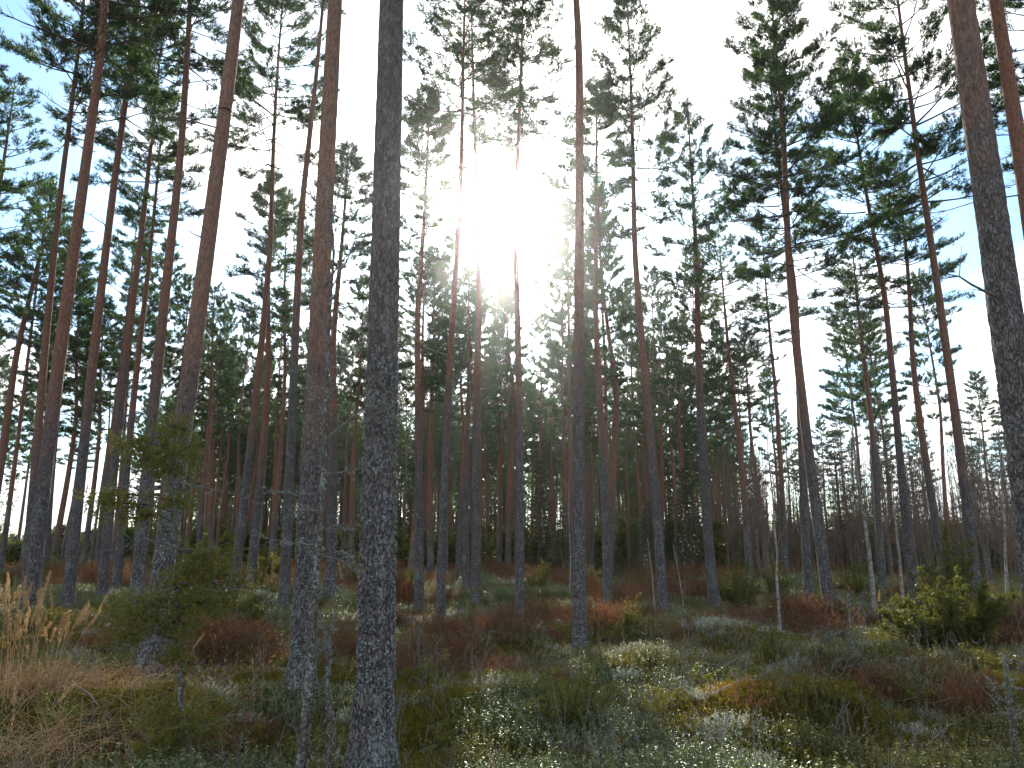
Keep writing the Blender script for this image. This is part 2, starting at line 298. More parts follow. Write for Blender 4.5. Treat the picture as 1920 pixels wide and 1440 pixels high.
# ------------------------------------------------------------------ measured pines: pixels of the photograph
# short name, base x, base y (None = hidden), metres ahead (None = from flat ground), second axis point, apex y (None = out of frame), trunk width px at y, bark change height, label
T = [
 ('thick lichened foreground pine', 697, 1475, 5.9, 750, 0, None, 78, 1330, 7.0, 'thick foreground pine trunk covered in grey lichen, its base below the picture edge'),
 ('thick pine behind the dead sapling', 563, 1325, 8.6, 642, 0, None, 47, 1150, 3.3, 'thick pine trunk standing right behind the slim dead lichened sapling'),
 ('flared pine behind the juniper', 275, 1290, 9.4, 430, 30, None, 42, 1080, 3.3, 'red-barked leaning pine with flared base, half hidden by the tall sparse juniper'),
 ('pine behind the dry grass', 55, 1150, 13.0, 185, 0, None, 33, 1000, 3.2, 'stout pine rising straight behind the plumed dry grass'),
 ('shadowed twin pine', 46, 1125, 17.0, 92, 690, None, 19, 900, 3.0, 'thinner shadowed pine tight behind the stout pine at the dry grass'),
 ('tall red pine past the grass', 125, 1150, 15.5, 255, 0, None, 24, 1000, 4.2, 'tall red-brown pine just right of the pine behind the dry grass'),
 ('edge pine with low crown', -38, 1085, 24.0, 95, 400, 335, 14, 700, 2.5, 'leaning dark pine at the far left edge with its crown tip below the others'),
 ('thin red pine by the sky gap', 85, 1085, 26.0, 127, 600, 430, 12, 900, 3.0, 'thin red pine with bushy crown in front of the low sky gap'),
 ('needle-thin pine by the sky gap', 122, 1078, 34.0, 155, 700, 600, 7, 900, 3.0, 'needle-thin pine between two red trunks beside the low sky gap'),
 ('small red pine', 152, 1082, 30.0, 180, 760, 560, 11, 950, 2.6, 'small red pine left of the close group of three pines'),
 ('thin dark pine of the close group', 178, 1098, 25.0, 232, 640, 390, 10, 900, 4.0, 'thin dark pine leaning at the left of the close group'),
 ('main pine of the close group', 190, 1130, 17.5, 275, 320, 20, 20, 950, 5.0, 'main grey pine of the close group, its dark crown among red trunks'),
 ('slim pine of the close group', 217, 1122, 21.0, 292, 350, 180, 16, 900, 4.6, 'slim pine almost touching the main pine of the close group'),
 ('red pine left of the flared pine', 255, 1140, 14.5, 350, 0, None, 25, 900, 4.6, 'tall red pine just left of the flared leaning pine, branches bare on its upper trunk'),
 ('slight pine right of the juniper', 371, 1085, 31.0, 400, 640, 540, 11, 900, 3.0, 'slight pine with pointed crown between the juniper and the thick pine'),
 ('short red pine', 394, 1080, 36.0, 408, 760, 640, 9, 850, 2.0, 'short red pine with low green crown, right of the slight pointed pine'),
 ('bare-stemmed pine', 438, 1112, 18.5, 525, 70, -60, 17, 900, 4.0, 'long bare-stemmed pine with an airy crown reaching the top edge'),
 ('pine with round green crown', 468, 1110, 22.0, 497, 600, 325, 17, 900, 3.5, 'pine with rounded dense green crown beside the long bare-stemmed pine'),
 ('slim pine by the thick pine', 505, 1100, 27.0, 537, 430, 370, 9, 850, 2.5, 'slim pine with small crown between bare-stemmed pine and grey leaning pine'),
 ('straight grey-stemmed pine', 529, 1172, 17.0, 607, 0, None, 21, 1000, 6.5, 'straight grey-stemmed pine left of the thick pine, running out at the top'),
 ('grey pine right of the dead sapling', 618, 1110, 19.0, 650, 320, 265, 19, 950, 4.0, 'pine with thin pointed crown between the thick pine and the foreground trunk'),
 ('little pine beside the foreground trunk', 658, 1095, 29.0, 680, 620, 520, 10, 900, 2.0, 'little pine with light crown just left of the thick foreground trunk'),
 ('red pine right of the foreground trunk', 785, 1155, 19.0, 801, 300, 165, 17, 1000, 4.4, 'red-stemmed pine with dark crown, first sizeable one right of the foreground trunk'),
 ('reddish low pine', 768, 1105, 27.0, 783, 800, 480, 13, 1000, 1.5, 'reddish pine half hidden between foreground trunk and red-stemmed pine'),
 ('thin red pine', 808, 1085, 31.0, 813, 640, 470, 11, 900, 2.0, 'thin red pine right behind the first red-stemmed pine'),
 ('pine left of the sun', 825, 1202, 14.4, 867, 100, -120, 17, 1050, 4.6, 'slender curved pine passing just left of the sun, lichen on its foot'),
 ('thin pine below the sun', 858, 1092, 29.0, 860, 700, 560, 8, 900, 3.5, 'thin dark pine in the bright gap below the sun'),
 ('left pine below the sun', 876, 1112, 22.0, 878, 620, 500, 13, 950, 4.0, 'left pine of the tight pair directly under the sun'),
 ('right pine below the sun', 893, 1142, 19.5, 885, 100, -30, 17, 950, 4.8, 'right pine of the tight pair under the sun, its stem crossing the glare'),
 ('pine right of the sun', 973, 1192, 15.0, 981, 0, -100, 17, 1050, 4.5, 'slender straight pine just right of the sun'),
 ('tall clean pine', 1087, 1240, 11.8, 1064, 0, None, 26, 1080, 4.6, 'tall clean-stemmed pine with lichened foot, nearest one right of the sun'),
 ('pine with small ball crown', 1140, 1146, 20.0, 1121, 250, 150, 17, 1000, 4.6, 'pine with narrow rounded crown right behind the tall clean-stemmed pine'),
 ('pine with broad top', 1245, 1162, 17.8, 1180, 60, -25, 19, 1000, 4.4, 'red-brown pine with broad top at the picture edge against white sky'),
 ('dark spreading pine', 1340, 1146, 20.0, 1293, 300, 205, 20, 1000, 6.0, 'dark pine with wide spreading branches against white sky'),
 ('thin red-brown pine', 1408, 1102, 26.0, 1358, 560, 430, 12, 950, 2.4, 'thin red-brown pine right of the dark spreading pine'),
 ('slight inner pine', 1440, 1085, 33.0, 1405, 720, 610, 8, 900, 2.0, 'slight pine in the gap right of the thin red-brown pine'),
 ('thin pine left of the pair', 1474, 1090, 28.0, 1437, 560, 410, 10, 900, 3.2, 'thin pine just left of the two tall converging pines'),
 ('left pine of the tall pair', 1520, 1166, 17.6, 1458, 330, 90, 17, 950, 4.0, 'left and thinner one of the two tall converging pines'),
 ('right pine of the tall pair', 1560, 1172, 15.5, 1468, 250, -40, 23, 1000, 4.2, 'right and thicker one of the two tall converging pines'),
 ('pine with tiered small crown', 1655, 1105, 25.0, 1600, 470, 430, 11, 800, 5.0, 'thin grey pine with small tiered crown over the birch thicket'),
 ('left pine over the bush', 1716, 1150, 18.5, 1612, 300, 110, 17, 950, 5.0, 'dark pine rising left of the big juniper bush'),
 ('middle pine over the bush', 1780, 1135, 20.5, 1690, 400, 290, 15, 850, 3.6, 'middle one of three dark pines standing over the big juniper bush'),
 ('right pine over the bush', 1838, 1160, 16.5, 1690, 80, -160, 22, 980, 3.4, 'right and thickest of three pines standing over the big juniper bush'),
 ('huge pine at the right edge', 2008, 1500, 6.0, 1796, 0, None, 72, 600, 5.4, 'huge grey pine trunk leaning along the right picture edge'),
 ('orange pine at the right edge', 2052, 1260, 10.5, 1845, 0, None, 34, 300, 2.2, 'smooth orange pine trunk behind the huge pine at the right edge'),
 ('outer left pine', -215, 1190, 15.5, -60, 0, 20, 22, 700, 4.0, 'pine outside the left edge whose needle-heavy branch reaches into the blue sky'),
 ('second outer left pine', -95, 1120, 21.0, 10, 300, 150, 17, 700, 4.0, 'pine at the left edge with dark crown under the blue sky corner'),
 ('outer right pine', 2130, 1150, 15.0, 1960, 150, -200, 22, 700, 4.0, 'pine outside the right edge whose twiggy crown fills the corner'),
]
CROWN_FOOT = {'pine left of the sun': 285, 'right pine below the sun': 275, 'pine right of the sun': 275, 'pine with broad top': 430, 'dark spreading pine': 640, 'pine with small ball crown': 440,
 'red pine right of the foreground trunk': 520, 'right pine of the tall pair': 500, 'left pine of the tall pair': 560, 'right pine over the bush': 420, 'left pine over the bush': 560, 'middle pine over the bush': 640,
 'tall clean pine': -60, 'pine behind the dry grass': 320, 'tall red pine past the grass': 220, 'red pine left of the flared pine': 210, 'main pine of the close group': 400, 'slim pine of the close group': 470,
 'bare-stemmed pine': 330, 'straight grey-stemmed pine': 20, 'pine with round green crown': 560, 'grey pine right of the dead sapling': 560, 'left pine below the sun': 720, 'thin pine below the sun': 800}
TREES = []
for (short, xb, yb, d, x2, y2, ya, w, wy, bz, label) in T:
    b = at_depth(xb, yb, d); t2 = at_depth(x2, y2, d)
    lean = (t2.x - b.x) / (t2.z - b.z)
    pw = at_depth(xb, wy, d)
    dep = d * math.cos(PITCH) + (pw.z - CAM_H) * math.sin(PITCH)
    r_at = 0.5 * w * (0.93 if w > 70 else 1.0 if w > 40 else 0.96) * dep / F_PX / math.sqrt(1 + ((min(max(xb, 0), 1920) - 960) / F_PX) ** 2); z_at = pw.z - b.z
    H = (at_depth(x2, ya, d).z - b.z) if ya is not None else 17.0 + 2.0 * random.random()
    H = min(max(H, 6.0), 21.0)
    r0 = r_at / max(0.35, (1 - max(z_at, 0) / H) ** 0.7)
    Lc = None
    if short in CROWN_FOOT: Lc = min(max(H - (at_depth(x2, CROWN_FOOT[short], d).z - b.z), 2.5), 9.0)
    TREES.append(dict(Lc=Lc, short=short, x=b.x, y=d, zray=b.z, lean=lean, H=H, r0=r0, bz=bz, label=label))

# ------------------------------------------------------------------ ground
TP = np.array([(t['x'], t['y'], min(max(t['zray'], -0.35), 0.5)) for t in TREES])
def lump(x, y):
    near = np.exp(-np.hypot(x, y) / 45.0)
    z = near * (0.16 * vnoise(x * 0.55 + 3.1, y * 0.55, seed=3) + 0.19 * vnoise(x * 1.0, y * 1.0 + 7, seed=4) + 0.05 * vnoise(x * 3.0, y * 3.0, seed=8))
    for (u, v, hgt, s) in MOUNDS: z = z + hgt * np.exp(-((x - u) ** 2 + (y - v) ** 2) / (2 * s * s))
    return z
def smooth(x, y, val, s, w0):
    w = np.exp(-((x[..., None] - TP[:, 0]) ** 2 + (y[..., None] - TP[:, 1]) ** 2) / (2 * s * s))
    return (w * val).sum(-1) / (w.sum(-1) + w0)
RES = None
def land(x, y):
    x = np.asarray(x, float); y = np.asarray(y, float)
    z = smooth(x, y, TP[:, 2], 3.0, 0.35) + lump(x, y)
    return z if RES is None else z + smooth(x, y, RES, 0.7, 0.12)
MOUNDS = []
for (u, v, hgt, s) in [(1400, 1365, 0.17, 0.33), (1500, 1345, 0.10, 0.3), (1350, 1215, 0.22, 0.6), (1540, 1275, 0.20, 0.45), (60, 1400, 0.18, 0.7), (880, 1330, 0.14, 0.5), (1020, 1215, 0.15, 0.6), (430, 1200, 0.2, 0.7), (620, 1400, 0.12, 0.4), (1180, 1280, 0.12, 0.5), (1750, 1300, 0.12, 0.6)]:
    p = on_flat(u, v); MOUNDS.append((p.x, p.y, hgt, s))
RES = TP[:, 2] - land(TP[:, 0], TP[:, 1])      # the ground passes through the foot of every measured trunk
def land1(x, y): return float(land(np.array([x]), np.array([y]))[0])
def grow(a0, a1, step, far, k=1.12):
    c = list(np.arange(a0, a1, step)); s = step
    while c[-1] < far: s *= k; c.append(c[-1] + s)
    return c
xs = grow(0, 20, 0.16, 2500, 1.15); xs = np.array(sorted([-q for q in xs[1:]] + xs))
yp = grow(0, 34, 0.14, 4000, 1.12); yn = grow(0, 2, 0.5, 600, 1.25); ys = np.array(sorted([-q for q in yn[1:]] + yp))
GX, GY = np.meshgrid(xs, ys); GZ = np.zeros_like(GX)
for i in range(GX.shape[0]): GZ[i] = land(GX[i], GY[i])
ny, nx = GX.shape
ii, jj = np.meshgrid(np.arange(ny - 1), np.arange(nx - 1), indexing='ij')
gf = np.stack([ii * nx + jj, ii * nx + jj + 1, (ii + 1) * nx + jj + 1, (ii + 1) * nx + jj], -1).reshape(-1, 4)
obj('ground', mesh_np('ground', np.stack([GX, GY, GZ], -1), gf, True, [M['ground']]), kind='structure', label='uneven mossy forest floor with low hummocks')
def on_ground(u, v):                                 # where a pixel's ray meets the uneven ground
    d = ray(u, v); o = Vector((0, 0, CAM_H)); t = 2.0
    for _ in range(600):
        p = o + d * t
        if p.z <= land1(p.x, p.y): break
        t += 0.06 if t < 30 else 0.4
    return p

# ------------------------------------------------------------------ pine builders
def pine_crown(seed, Lc=6.5, radius=1.75, whorl=0.40, tuft=9, nl=0.088, wd=0.0125, dens=1.0, gap=0.15, lod=0):
    g = np.random.default_rng(seed); lim = Geo(); fol = Geo()
    z = 0.0; pos_all = []; ax_all = []; bp = []; br = []; tp = []; tr = []
    while z < Lc - 0.15:
        s = z / Lc
        prof = (0.55 + 0.45 * min(1, s / 0.25)) * (1 - s) ** 0.62 * 1.15 + 0.06
        nb = g.integers(3, 6); a0 = g.uniform(0, 6.28)
        for k in range(nb):
            if g.random() < gap * (1.6 - s): continue
            az = a0 + k * 6.283 / nb + g.normal(0, 0.25)
            Lb = radius * prof * g.uniform(0.6, 1.15)
            el = math.radians(-8 + 58 * s + g.normal(0, 8)); cv = g.uniform(0.02, 0.22)
            hd = np.array([math.cos(az), math.sin(az), 0]); sd = np.array([-math.sin(az), math.cos(az), 0])
            tt = np.linspace(0, 1, 6)[:, None]
            wob = np.cumsum(g.normal(0, 0.035, (6, 1)), 0) * Lb
            pts = np.array([0, 0, z + g.uniform(-.08, .08)]) + hd * (Lb * math.cos(el)) * tt + np.array([0, 0, 1.0]) * Lb * (math.sin(el) * tt + cv * tt ** 2) + sd * wob * tt
            bp.append(pts); br.append(np.linspace(0.008 + 0.008 * Lb, 0.003, 6))
            dead = s < 0.16 and g.random() < 0.45
            nt_ = max(5, int((6 + 10 * Lb) * dens))
            for q in range(nt_):
                u = g.uniform(0.28, 1.0) ** 0.8; i = min(4, int(u * 5)); f = u * 5 - i
                p0 = pts[i] * (1 - f) + pts[i + 1] * f
                tg = pts[i + 1] - pts[i]; tg = tg / np.linalg.norm(tg)
                sgn = 1 if q % 2 else -1; ang = math.radians(g.uniform(22, 62)) * sgn
                d = tg * math.cos(ang) + sd * math.sin(ang) + np.array([0, 0, g.uniform(-0.05, 0.4)])
                d /= np.linalg.norm(d); l = (0.12 + 0.30 * Lb * (1.1 - u)) * g.uniform(0.6, 1.25)
                tw = p0 + d * np.linspace(0, 1, 3)[:, None] * l + np.array([0, 0, 1]) * (np.linspace(0, 1, 3)[:, None] ** 2) * 0.12 * l
                tp.append(tw); tr.append([0.006, 0.004, 0.002])
                if dead: continue
                m = 3 + int(l / 0.06)
                for w_ in range(m):
                    v = g.uniform(0.25, 1.0); pp = tw[0] * (1 - v) + tw[2] * v
                    pos_all.append(pp + g.normal(0, 0.028, 3)); a = d + g.normal(0, 0.45, 3) + np.array([0, 0, 0.35]); ax_all.append(a)
                pos_all.append(tw[2]); ax_all.append(d + np.array([0, 0, 0.3]))
            if not dead:
                for w_ in range(3): pos_all.append(pts[-1] + g.normal(0, 0.03, 3)); ax_all.append(hd + g.normal(0, 0.3, 3) + np.array([0, 0, 0.6]))
        z += whorl * g.uniform(0.75, 1.25) * (1.0 - 0.35 * s)
    for w_ in range(10): pos_all.append(np.array([0, 0, Lc - 0.05 * w_])); ax_all.append(np.array([0, 0, 1]) + g.normal(0, 0.4, 3))
    pos = np.array(pos_all); ax = np.array(ax_all)
    fol.add(*needles(pos, ax, 0.07, nl, wd, tuft, (15, 65), g))
    lim.add(*tubes(np.array(bp), np.array(br), 4 if lod == 0 else 3))
    if lod < 2: lim.add(*tubes(np.array(tp), np.array(tr), 3))
    return fol.mesh('pine_crown', M['needle']), lim.mesh('pine_limbs', M['limb'], True), len(pos)

CROWNS = [pine_crown(101, radius=1.75, dens=1.15), pine_crown(102, radius=1.5, dens=1.0, gap=0.22, whorl=0.38), pine_crown(103, radius=1.95, dens=1.1, gap=0.2), pine_crown(104, radius=1.6, dens=1.2, whorl=0.33), pine_crown(105, radius=1.8, dens=0.85, gap=0.3)]
FARC = [pine_crown(201, radius=1.45, tuft=6, nl=0.10, wd=0.026, dens=0.8, lod=1), pine_crown(202, radius=1.4, tuft=6, nl=0.10, wd=0.026, dens=0.8, gap=0.25, lod=1), pine_crown(203, radius=1.6, tuft=6, nl=0.10, wd=0.026, dens=0.75, gap=0.2, lod=1)]
print('tufts', [c[2] for c in CROWNS + FARC])

def trunk_mesh(H, r0, seed, sides=14, rows=40, bend=0.12, rough=0.02, zmax=None, plates=0.0, flare=0.5):
    g = np.random.default_rng(seed)
    zmax = zmax or H
    zz = np.concatenate([np.linspace(-0.25, 0.8, max(6, rows // 5)), np.linspace(0.8, zmax, rows)[1:]]) if plates == 0 else np.linspace(-0.25, zmax, rows)
    th = np.linspace(0, 2 * math.pi, sides, endpoint=False)
    Z, TH = np.meshgrid(zz, th, indexing='ij')
    s = np.clip(Z / H, 0, 1)
    r = r0 * (1 - s * 0.985) ** 0.7 + flare * r0 * np.exp(-np.maximum(Z, 0) / 0.24) * (1 + 0.35 * np.cos(TH * 4 + seed) * (Z < 0.6))
    nx_, ny_ = np.cos(TH), np.sin(TH)
    r = r * (1 + rough * fbm(nx_ * 1.6 + seed, ny_ * 1.6, Z * 1.1, seed=seed, octv=3))
    if plates > 0:                                   # bark plates and furrows as relief
        sc = 0.17 / r0
        a1 = vnoise(nx_ * 5.2 / sc + seed, ny_ * 5.2 / sc, Z * 9.0, seed=seed + 5)
        ridg = 1 - np.abs(vnoise(nx_ * 4.2 / sc, ny_ * 4.2 / sc, Z * 5.5, seed=seed + 9)) * 2.2
        fr = np.clip(ridg, 0, 1) ** 2.2
        lowf = np.clip(1.15 - Z / 5.5, 0.25, 1)
        fl = np.maximum(0, vnoise(nx_ * 11 / sc, ny_ * 11 / sc, Z * 24, seed=seed + 31) - 0.25)
        r = r + plates * lowf * (-1.1 * fr + 0.35 * a1 + 0.9 * fl)
    bx = bend * (np.sin(Z / H * 2.7 + g.uniform(0, 6)) - np.sin(g.uniform(0, 6) * 0 + 0)); ph = g.uniform(0, 6)
    bx = bend * (np.sin(Z / H * 4.5 + ph) - math.sin(ph)) * np.minimum(1, (H - Z) / H * 2 + 0.02)
    by = bend * (np.sin(Z / H * 3.7 + ph * 2) - math.sin(ph * 2)) * np.minimum(1, (H - Z) / H * 2 + 0.02)
    # bend fades out at the apex so that the crown sits on the stem
    k = np.clip((H - Z) / (0.45 * H), 0, 1)
    bx, by = bx * k, by * k
    v = np.stack([r * nx_ + bx, r * ny_ + by, Z], -1)
    n = len(zz)
    i, j = np.meshgrid(np.arange(n - 1), np.arange(sides), indexing='ij'); j2 = (j + 1) % sides
    q = np.stack([i * sides + j, i * sides + j2, (i + 1) * sides + j2, (i + 1) * sides + j], -1).reshape(-1, 4)
    return v, q, (lambda z: float(np.interp(z, zz, bx[:, 0]))), (lambda z: float(np.interp(z, zz, by[:, 0]))), (lambda z: float(np.interp(z, zz, r.mean(1))))

def dead_stubs(parent, H, zc, fx, fy, fr, seed, n, longp=0.3):
    g = np.random.default_rng(seed + 900)
    for k in range(n):
        z = g.uniform(min(2.6, 0.4 * zc), zc); az = g.uniform(0, 6.28); Ls = g.uniform(0.5, 1.3) if g.random() < longp else g.uniform(0.08, 0.3)
        hd = np.array([math.cos(az), math.sin(az), g.uniform(-0.1, 0.35)]); t = np.linspace(0, 1, 5)[:, None]
        pts = np.array([fx(z), fy(z), z]) + hd * (fr(z) * 0.7 + Ls * t) + np.cumsum(g.normal(0, 0.05, (5, 3)), 0) * Ls * t
        gm = Geo(); gm.add(*tubes(pts[None], np.linspace(0.013, 0.005, 5)[None], 5))
        if Ls > 0.5:
            for q in range(4):
                i = g.integers(1, 4); dd = unit(hd + g.normal(0, 0.6, 3)) * Ls * g.uniform(0.2, 0.45)
                gm.add(*tubes((pts[i] + dd * np.linspace(0, 1, 3)[:, None])[None], np.array([[0.005, 0.004, 0.002]]), 3))
        obj('dead_branch', gm.mesh('dead_branch', M['dead_limb'], True), parent)

def lichen_flakes(parent, H, fr, fx, fy, seed, n, zt, name='lichen'):
    g = np.random.default_rng(seed + 70); z = zt * g.random(n * 3) ** 1.9; th = g.uniform(0, 6.28, n * 3)
    keep = vnoise(np.cos(th) * 3 + seed, np.sin(th) * 3, z * 2.2, seed=seed + 3) > -0.05
    z, th = z[keep][:n], th[keep][:n]; n = len(z)
    rr = np.array([fr(q) for q in z]); cx = np.array([fx(q) for q in z]); cyy = np.array([fy(q) for q in z])
    nr = np.stack([np.cos(th), np.sin(th), np.zeros(n)], -1); P = np.stack([cx, cyy, z], -1) + nr * (rr * 0.99)[:, None]
    tg = np.stack([-np.sin(th), np.cos(th), np.zeros(n)], -1); up = np.array([0, 0, 1.0])
    k = 5; an = np.linspace(0, 2 * math.pi, k, endpoint=False)[None] + g.uniform(0, 6, (n, 1))
    s = g.uniform(0.004, 0.013, (n, 1)) * g.uniform(0.6, 1.3, (n, k))
    rim = P[:, None] + (tg[:, None] * np.cos(an)[..., None] + up * np.sin(an)[..., None]) * s[..., None] + nr[:, None] * g.uniform(0.002, 0.016, (n, k, 1))
    v = np.concatenate([P[:, None], rim], 1).reshape(-1, 3)
    b = np.arange(n)[:, None] * (k + 1); j = np.arange(k)[None]
    f = np.stack([np.broadcast_to(b, (n, k)), b + 1 + j, b + 1 + (j + 1) % k], -1).reshape(-1, 3)
    obj(name, mesh_np(name, v, f, False, [M['lichen']]), parent, kind='stuff')

def make_pine(t, seed, near=False, far=False, proto=None):
    H, r0 = t['H'], t['r0']; z0 = t.get('z', land1(t['x'], t['y']))
    e = obj('pine_tree', None, None, t['label'], 'pine tree', t.get('group', 'measured pines' if False else None), loc=(t['x'], t['y'], z0))
    e.rotation_euler = (random.gauss(0, 0.008), math.atan(t['lean']), random.uniform(0, 6.28) * 0)
    g = random.Random(seed)
    hi = near
    if hi: v, q, fx, fy, fr = trunk_mesh(H, r0, seed, 120, 720, 0.05, 0.03, 7.4, 0.016)
    else: v, q, fx, fy, fr = trunk_mesh(H, r0, seed, 16, 44, 0.10)
    gm = Geo(); gm.add(v, q)
    if hi:
        v2, q2, fx, fy, fr = trunk_mesh(H, r0, seed, 16, 44, 0.05, 0.03); 
        up = v2.reshape(-1, 16, 3); keep = up[:, 0, 2] > 7.3; up = up[keep]; n = len(up)
        i, j = np.meshgrid(np.arange(n - 1), np.arange(16), indexing='ij'); j2 = (j + 1) % 16
        gm.add(up, np.stack([i * 16 + j, i * 16 + j2, (i + 1) * 16 + j2, (i + 1) * 16 + j], -1).reshape(-1, 4))
    o = obj('trunk', gm.mesh('pine_trunk', M['old_bark'] if hi else M['pine_bark'], True), e); o['bark_z'] = float(t['bz'])
    Lc = t.get('Lc') or min(H * g.uniform(0.40, 0.50), 8.5)
    cf, lf, _ = (FARC if far else CROWNS)[g.randrange(3 if far else 5) if proto is None else proto]
    sc = Lc / 6.5; rs = (0.40 + 0.60 * sc) * g.uniform(0.9, 1.08)
    a = g.uniform(0, 6.28)
    for nm, me in (('crown', cf), ('limbs', lf)):
        c = obj(nm, me, e, loc=(0, 0, H - Lc)); c.scale = (rs, rs, sc); c.rotation_euler = (0, 0, a)
    if not far: dead_stubs(e, H, H - Lc, fx, fy, fr, seed, 5 if not hi else 7)
    if hi and t['x'] < 2: lichen_flakes(e, H, fr, fx, fy, seed, 2200, 3.2)
    return e

NEAR = {'thick lichened foreground pine', 'thick pine behind the dead sapling', 'flared pine behind the juniper', 'huge pine at the right edge'}
for i, t in enumerate(TREES):
    make_pine(t, 300 + i, near=t['short'] in NEAR)

# ------------------------------------------------------------------ labels by place among the measured trunks
REFS = sorted([(to_px((t['x'], t['y'], land1(t['x'], t['y']) + 0.6))[0], t['short']) for t in TREES])
ORD = ['first', 'second', 'third', 'fourth', 'fifth', 'sixth', 'seventh', 'eighth', 'ninth', 'tenth', 'eleventh', 'twelfth', 'thirteenth', 'fourteenth', 'fifteenth', 'sixteenth', 'seventeenth', 'eighteenth', 'nineteenth', 'twentieth']
ORD += ['twenty-' + o for o in ORD[:9]] + ['thirtieth'] + ['thirty-' + o for o in ORD[:9]]
def place_labels(items, what):                       # items: dicts with x, y -> label counted rightwards from the nearest measured trunk
    cnt = {}
    for it in sorted(items, key=lambda q: to_px((q['x'], q['y'], 0.6))[0]):
        u = to_px((it['x'], it['y'], 0.6))[0]
        left = [s for (x, s) in REFS if x < u]
        s = left[-1] if left else REFS[0][1]
        cnt[s] = cnt.get(s, 0) + 1
        it['label'] = f"{what}, {ORD[cnt[s] - 1]} one right of the {s}"

# ------------------------------------------------------------------ the stand behind: single far pines
g = random.Random(77)
TAKEN = [(t['x'], t['y']) for t in TREES]
FAR = []
tries = 0
while len(FAR) < 250 and tries < 60000:
    tries += 1
    y = math.sqrt(g.uniform(22.0 ** 2, 84.0 ** 2)); x = y * g.uniform(-0.74, 0.74)
    u = 960 + F_PX * x / (y * math.cos(PITCH))
    dens = 1.0 if 300 < u < 1330 else (0.42 if u <= 300 else (0.35 if u < 1420 else 0.10))
    if u < 230 and y > 55: dens *= 0.2
    if y < 34: dens *= 0.12
    elif y < 46: dens *= 0.5
    if 845 < u < 880 and y < 60: dens *= 0.2
    if g.random() > dens: continue
    if any((x - a) ** 2 + (y - b) ** 2 < 1.7 ** 2 for a, b in TAKEN): continue
    TAKEN.append((x, y)); FAR.append(dict(x=x, y=y))
place_labels(FAR, 'slim far pine')
FT = []
for k in range(6):
    v, q, *_ = trunk_mesh(16.0, 0.115, 700 + k, 9, 22, 0.16)
    gm = Geo(); gm.add(v, q); FT.append(gm.mesh('far_pine_trunk', M['pine_bark'], True))
for t in FAR:
    H = g.uniform(12.5, 17.0) if t['y'] > 30 else g.uniform(10.0, 14.5)
    s = H / 16.0; w = g.uniform(0.75, 1.2)
    e = obj('pine_tree', None, None, t['label'], 'pine tree', 'slim pines of the stand behind', loc=(t['x'], t['y'], land1(t['x'], t['y'])))
    e.rotation_euler = (g.gauss(0, 0.012), g.gauss(0, 0.014), g.uniform(0, 6.28))
    o = obj('trunk', g.choice(FT), e); o.scale = (w, w, s); o['bark_z'] = g.uniform(1.0, 4.0)
    Lc = H * g.uniform(0.42, 0.58); cs = Lc / 6.5; cf, lf, _ = g.choice(FARC); rs = g.uniform(0.85, 1.15)
    a = g.uniform(0, 6.28)
    for nm, me in (('crown', cf), ('limbs', lf)):
        c = obj(nm, me, e, loc=(0, 0, H - Lc)); c.scale = (rs, rs, cs); c.rotation_euler = (0, 0, a)

# ------------------------------------------------------------------ beyond: the stand that reads as one mass
def mass(name, n, y0, y1, half, h0, h1, label, seed, bushy=False, keep=lambda u, y, g: True):
    g = np.random.default_rng(seed); stem = Geo(); fol = Geo(); P = []; k = 0
    while k < n:
        y = math.sqrt(g.uniform(y0 ** 2, y1 ** 2)); x = y * g.uniform(-half, half)
        if not keep(960 + F_PX * x / y, y, g): continue
        k += 1; H = g.uniform(h0, h1); P.append((x, y, H))
    P = np.array(P); z = np.zeros(len(P)); tt = np.linspace(0, 1, 3)
    pts = np.stack([np.repeat(P[:, 0:1], 3, 1) + g.normal(0, .1, (len(P), 3)), np.repeat(P[:, 1:2], 3, 1), P[:, 2:3] * tt[None]], -1)
    stem.add(*tubes(pts, np.array([0.14, 0.10, 0.02])[None] * np.ones((len(P), 1)), 5))
    m = 150
    s = g.random((len(P), m)) ** 0.8; zc = (0.12 if bushy else 0.5)
    zz_ = P[:, 2:3] * (zc + (1 - zc) * s); rr = (P[:, 2:3] * (0.22 if bushy else 0.105)) * (1.06 - s) ** 0.7 * np.sqrt(g.random((len(P), m))); a = g.uniform(0, 6.28, (len(P), m))
    pos = np.stack([P[:, 0:1] + rr * np.cos(a), P[:, 1:2] + rr * np.sin(a), zz_], -1).reshape(-1, 3)
    ax = np.stack([np.cos(a), np.sin(a), 0.4 * np.ones_like(a)], -1).reshape(-1, 3)
    fol.add(*needles(pos, ax, 0.3, 0.42, 0.16, 4, (20, 80), g))
    e = obj(name, None, None, label, 'forest', None, 'stuff')
    obj('stems', stem.mesh(name + '_stems', M['limb']), e, kind='stuff'); obj('foliage', fol.mesh(name + '_foliage', M['juniper_dull' if name == 'undergrowth_thicket' else 'needle' if name == 'far_young_stand' else 'spruce' if bushy else 'needle']), e, kind='stuff')
mass('distant_pine_stand', 430, 84, 150, 0.75, 13, 17, 'distant pine stand closing the view between the trunks', 31, False,
     lambda u, y, g: g.random() < (1.0 if 330 < u < 1380 else 0.03))
mass('far_treeline', 330, 130, 230, 0.8, 4.0, 8.0, 'low dark treeline along the horizon beyond the stand', 32, True)

mass('undergrowth_thicket', 620, 44, 92, 0.78, 1.3, 3.4, 'dark low undergrowth thicket closing the gaps between the far trunks', 33, True)

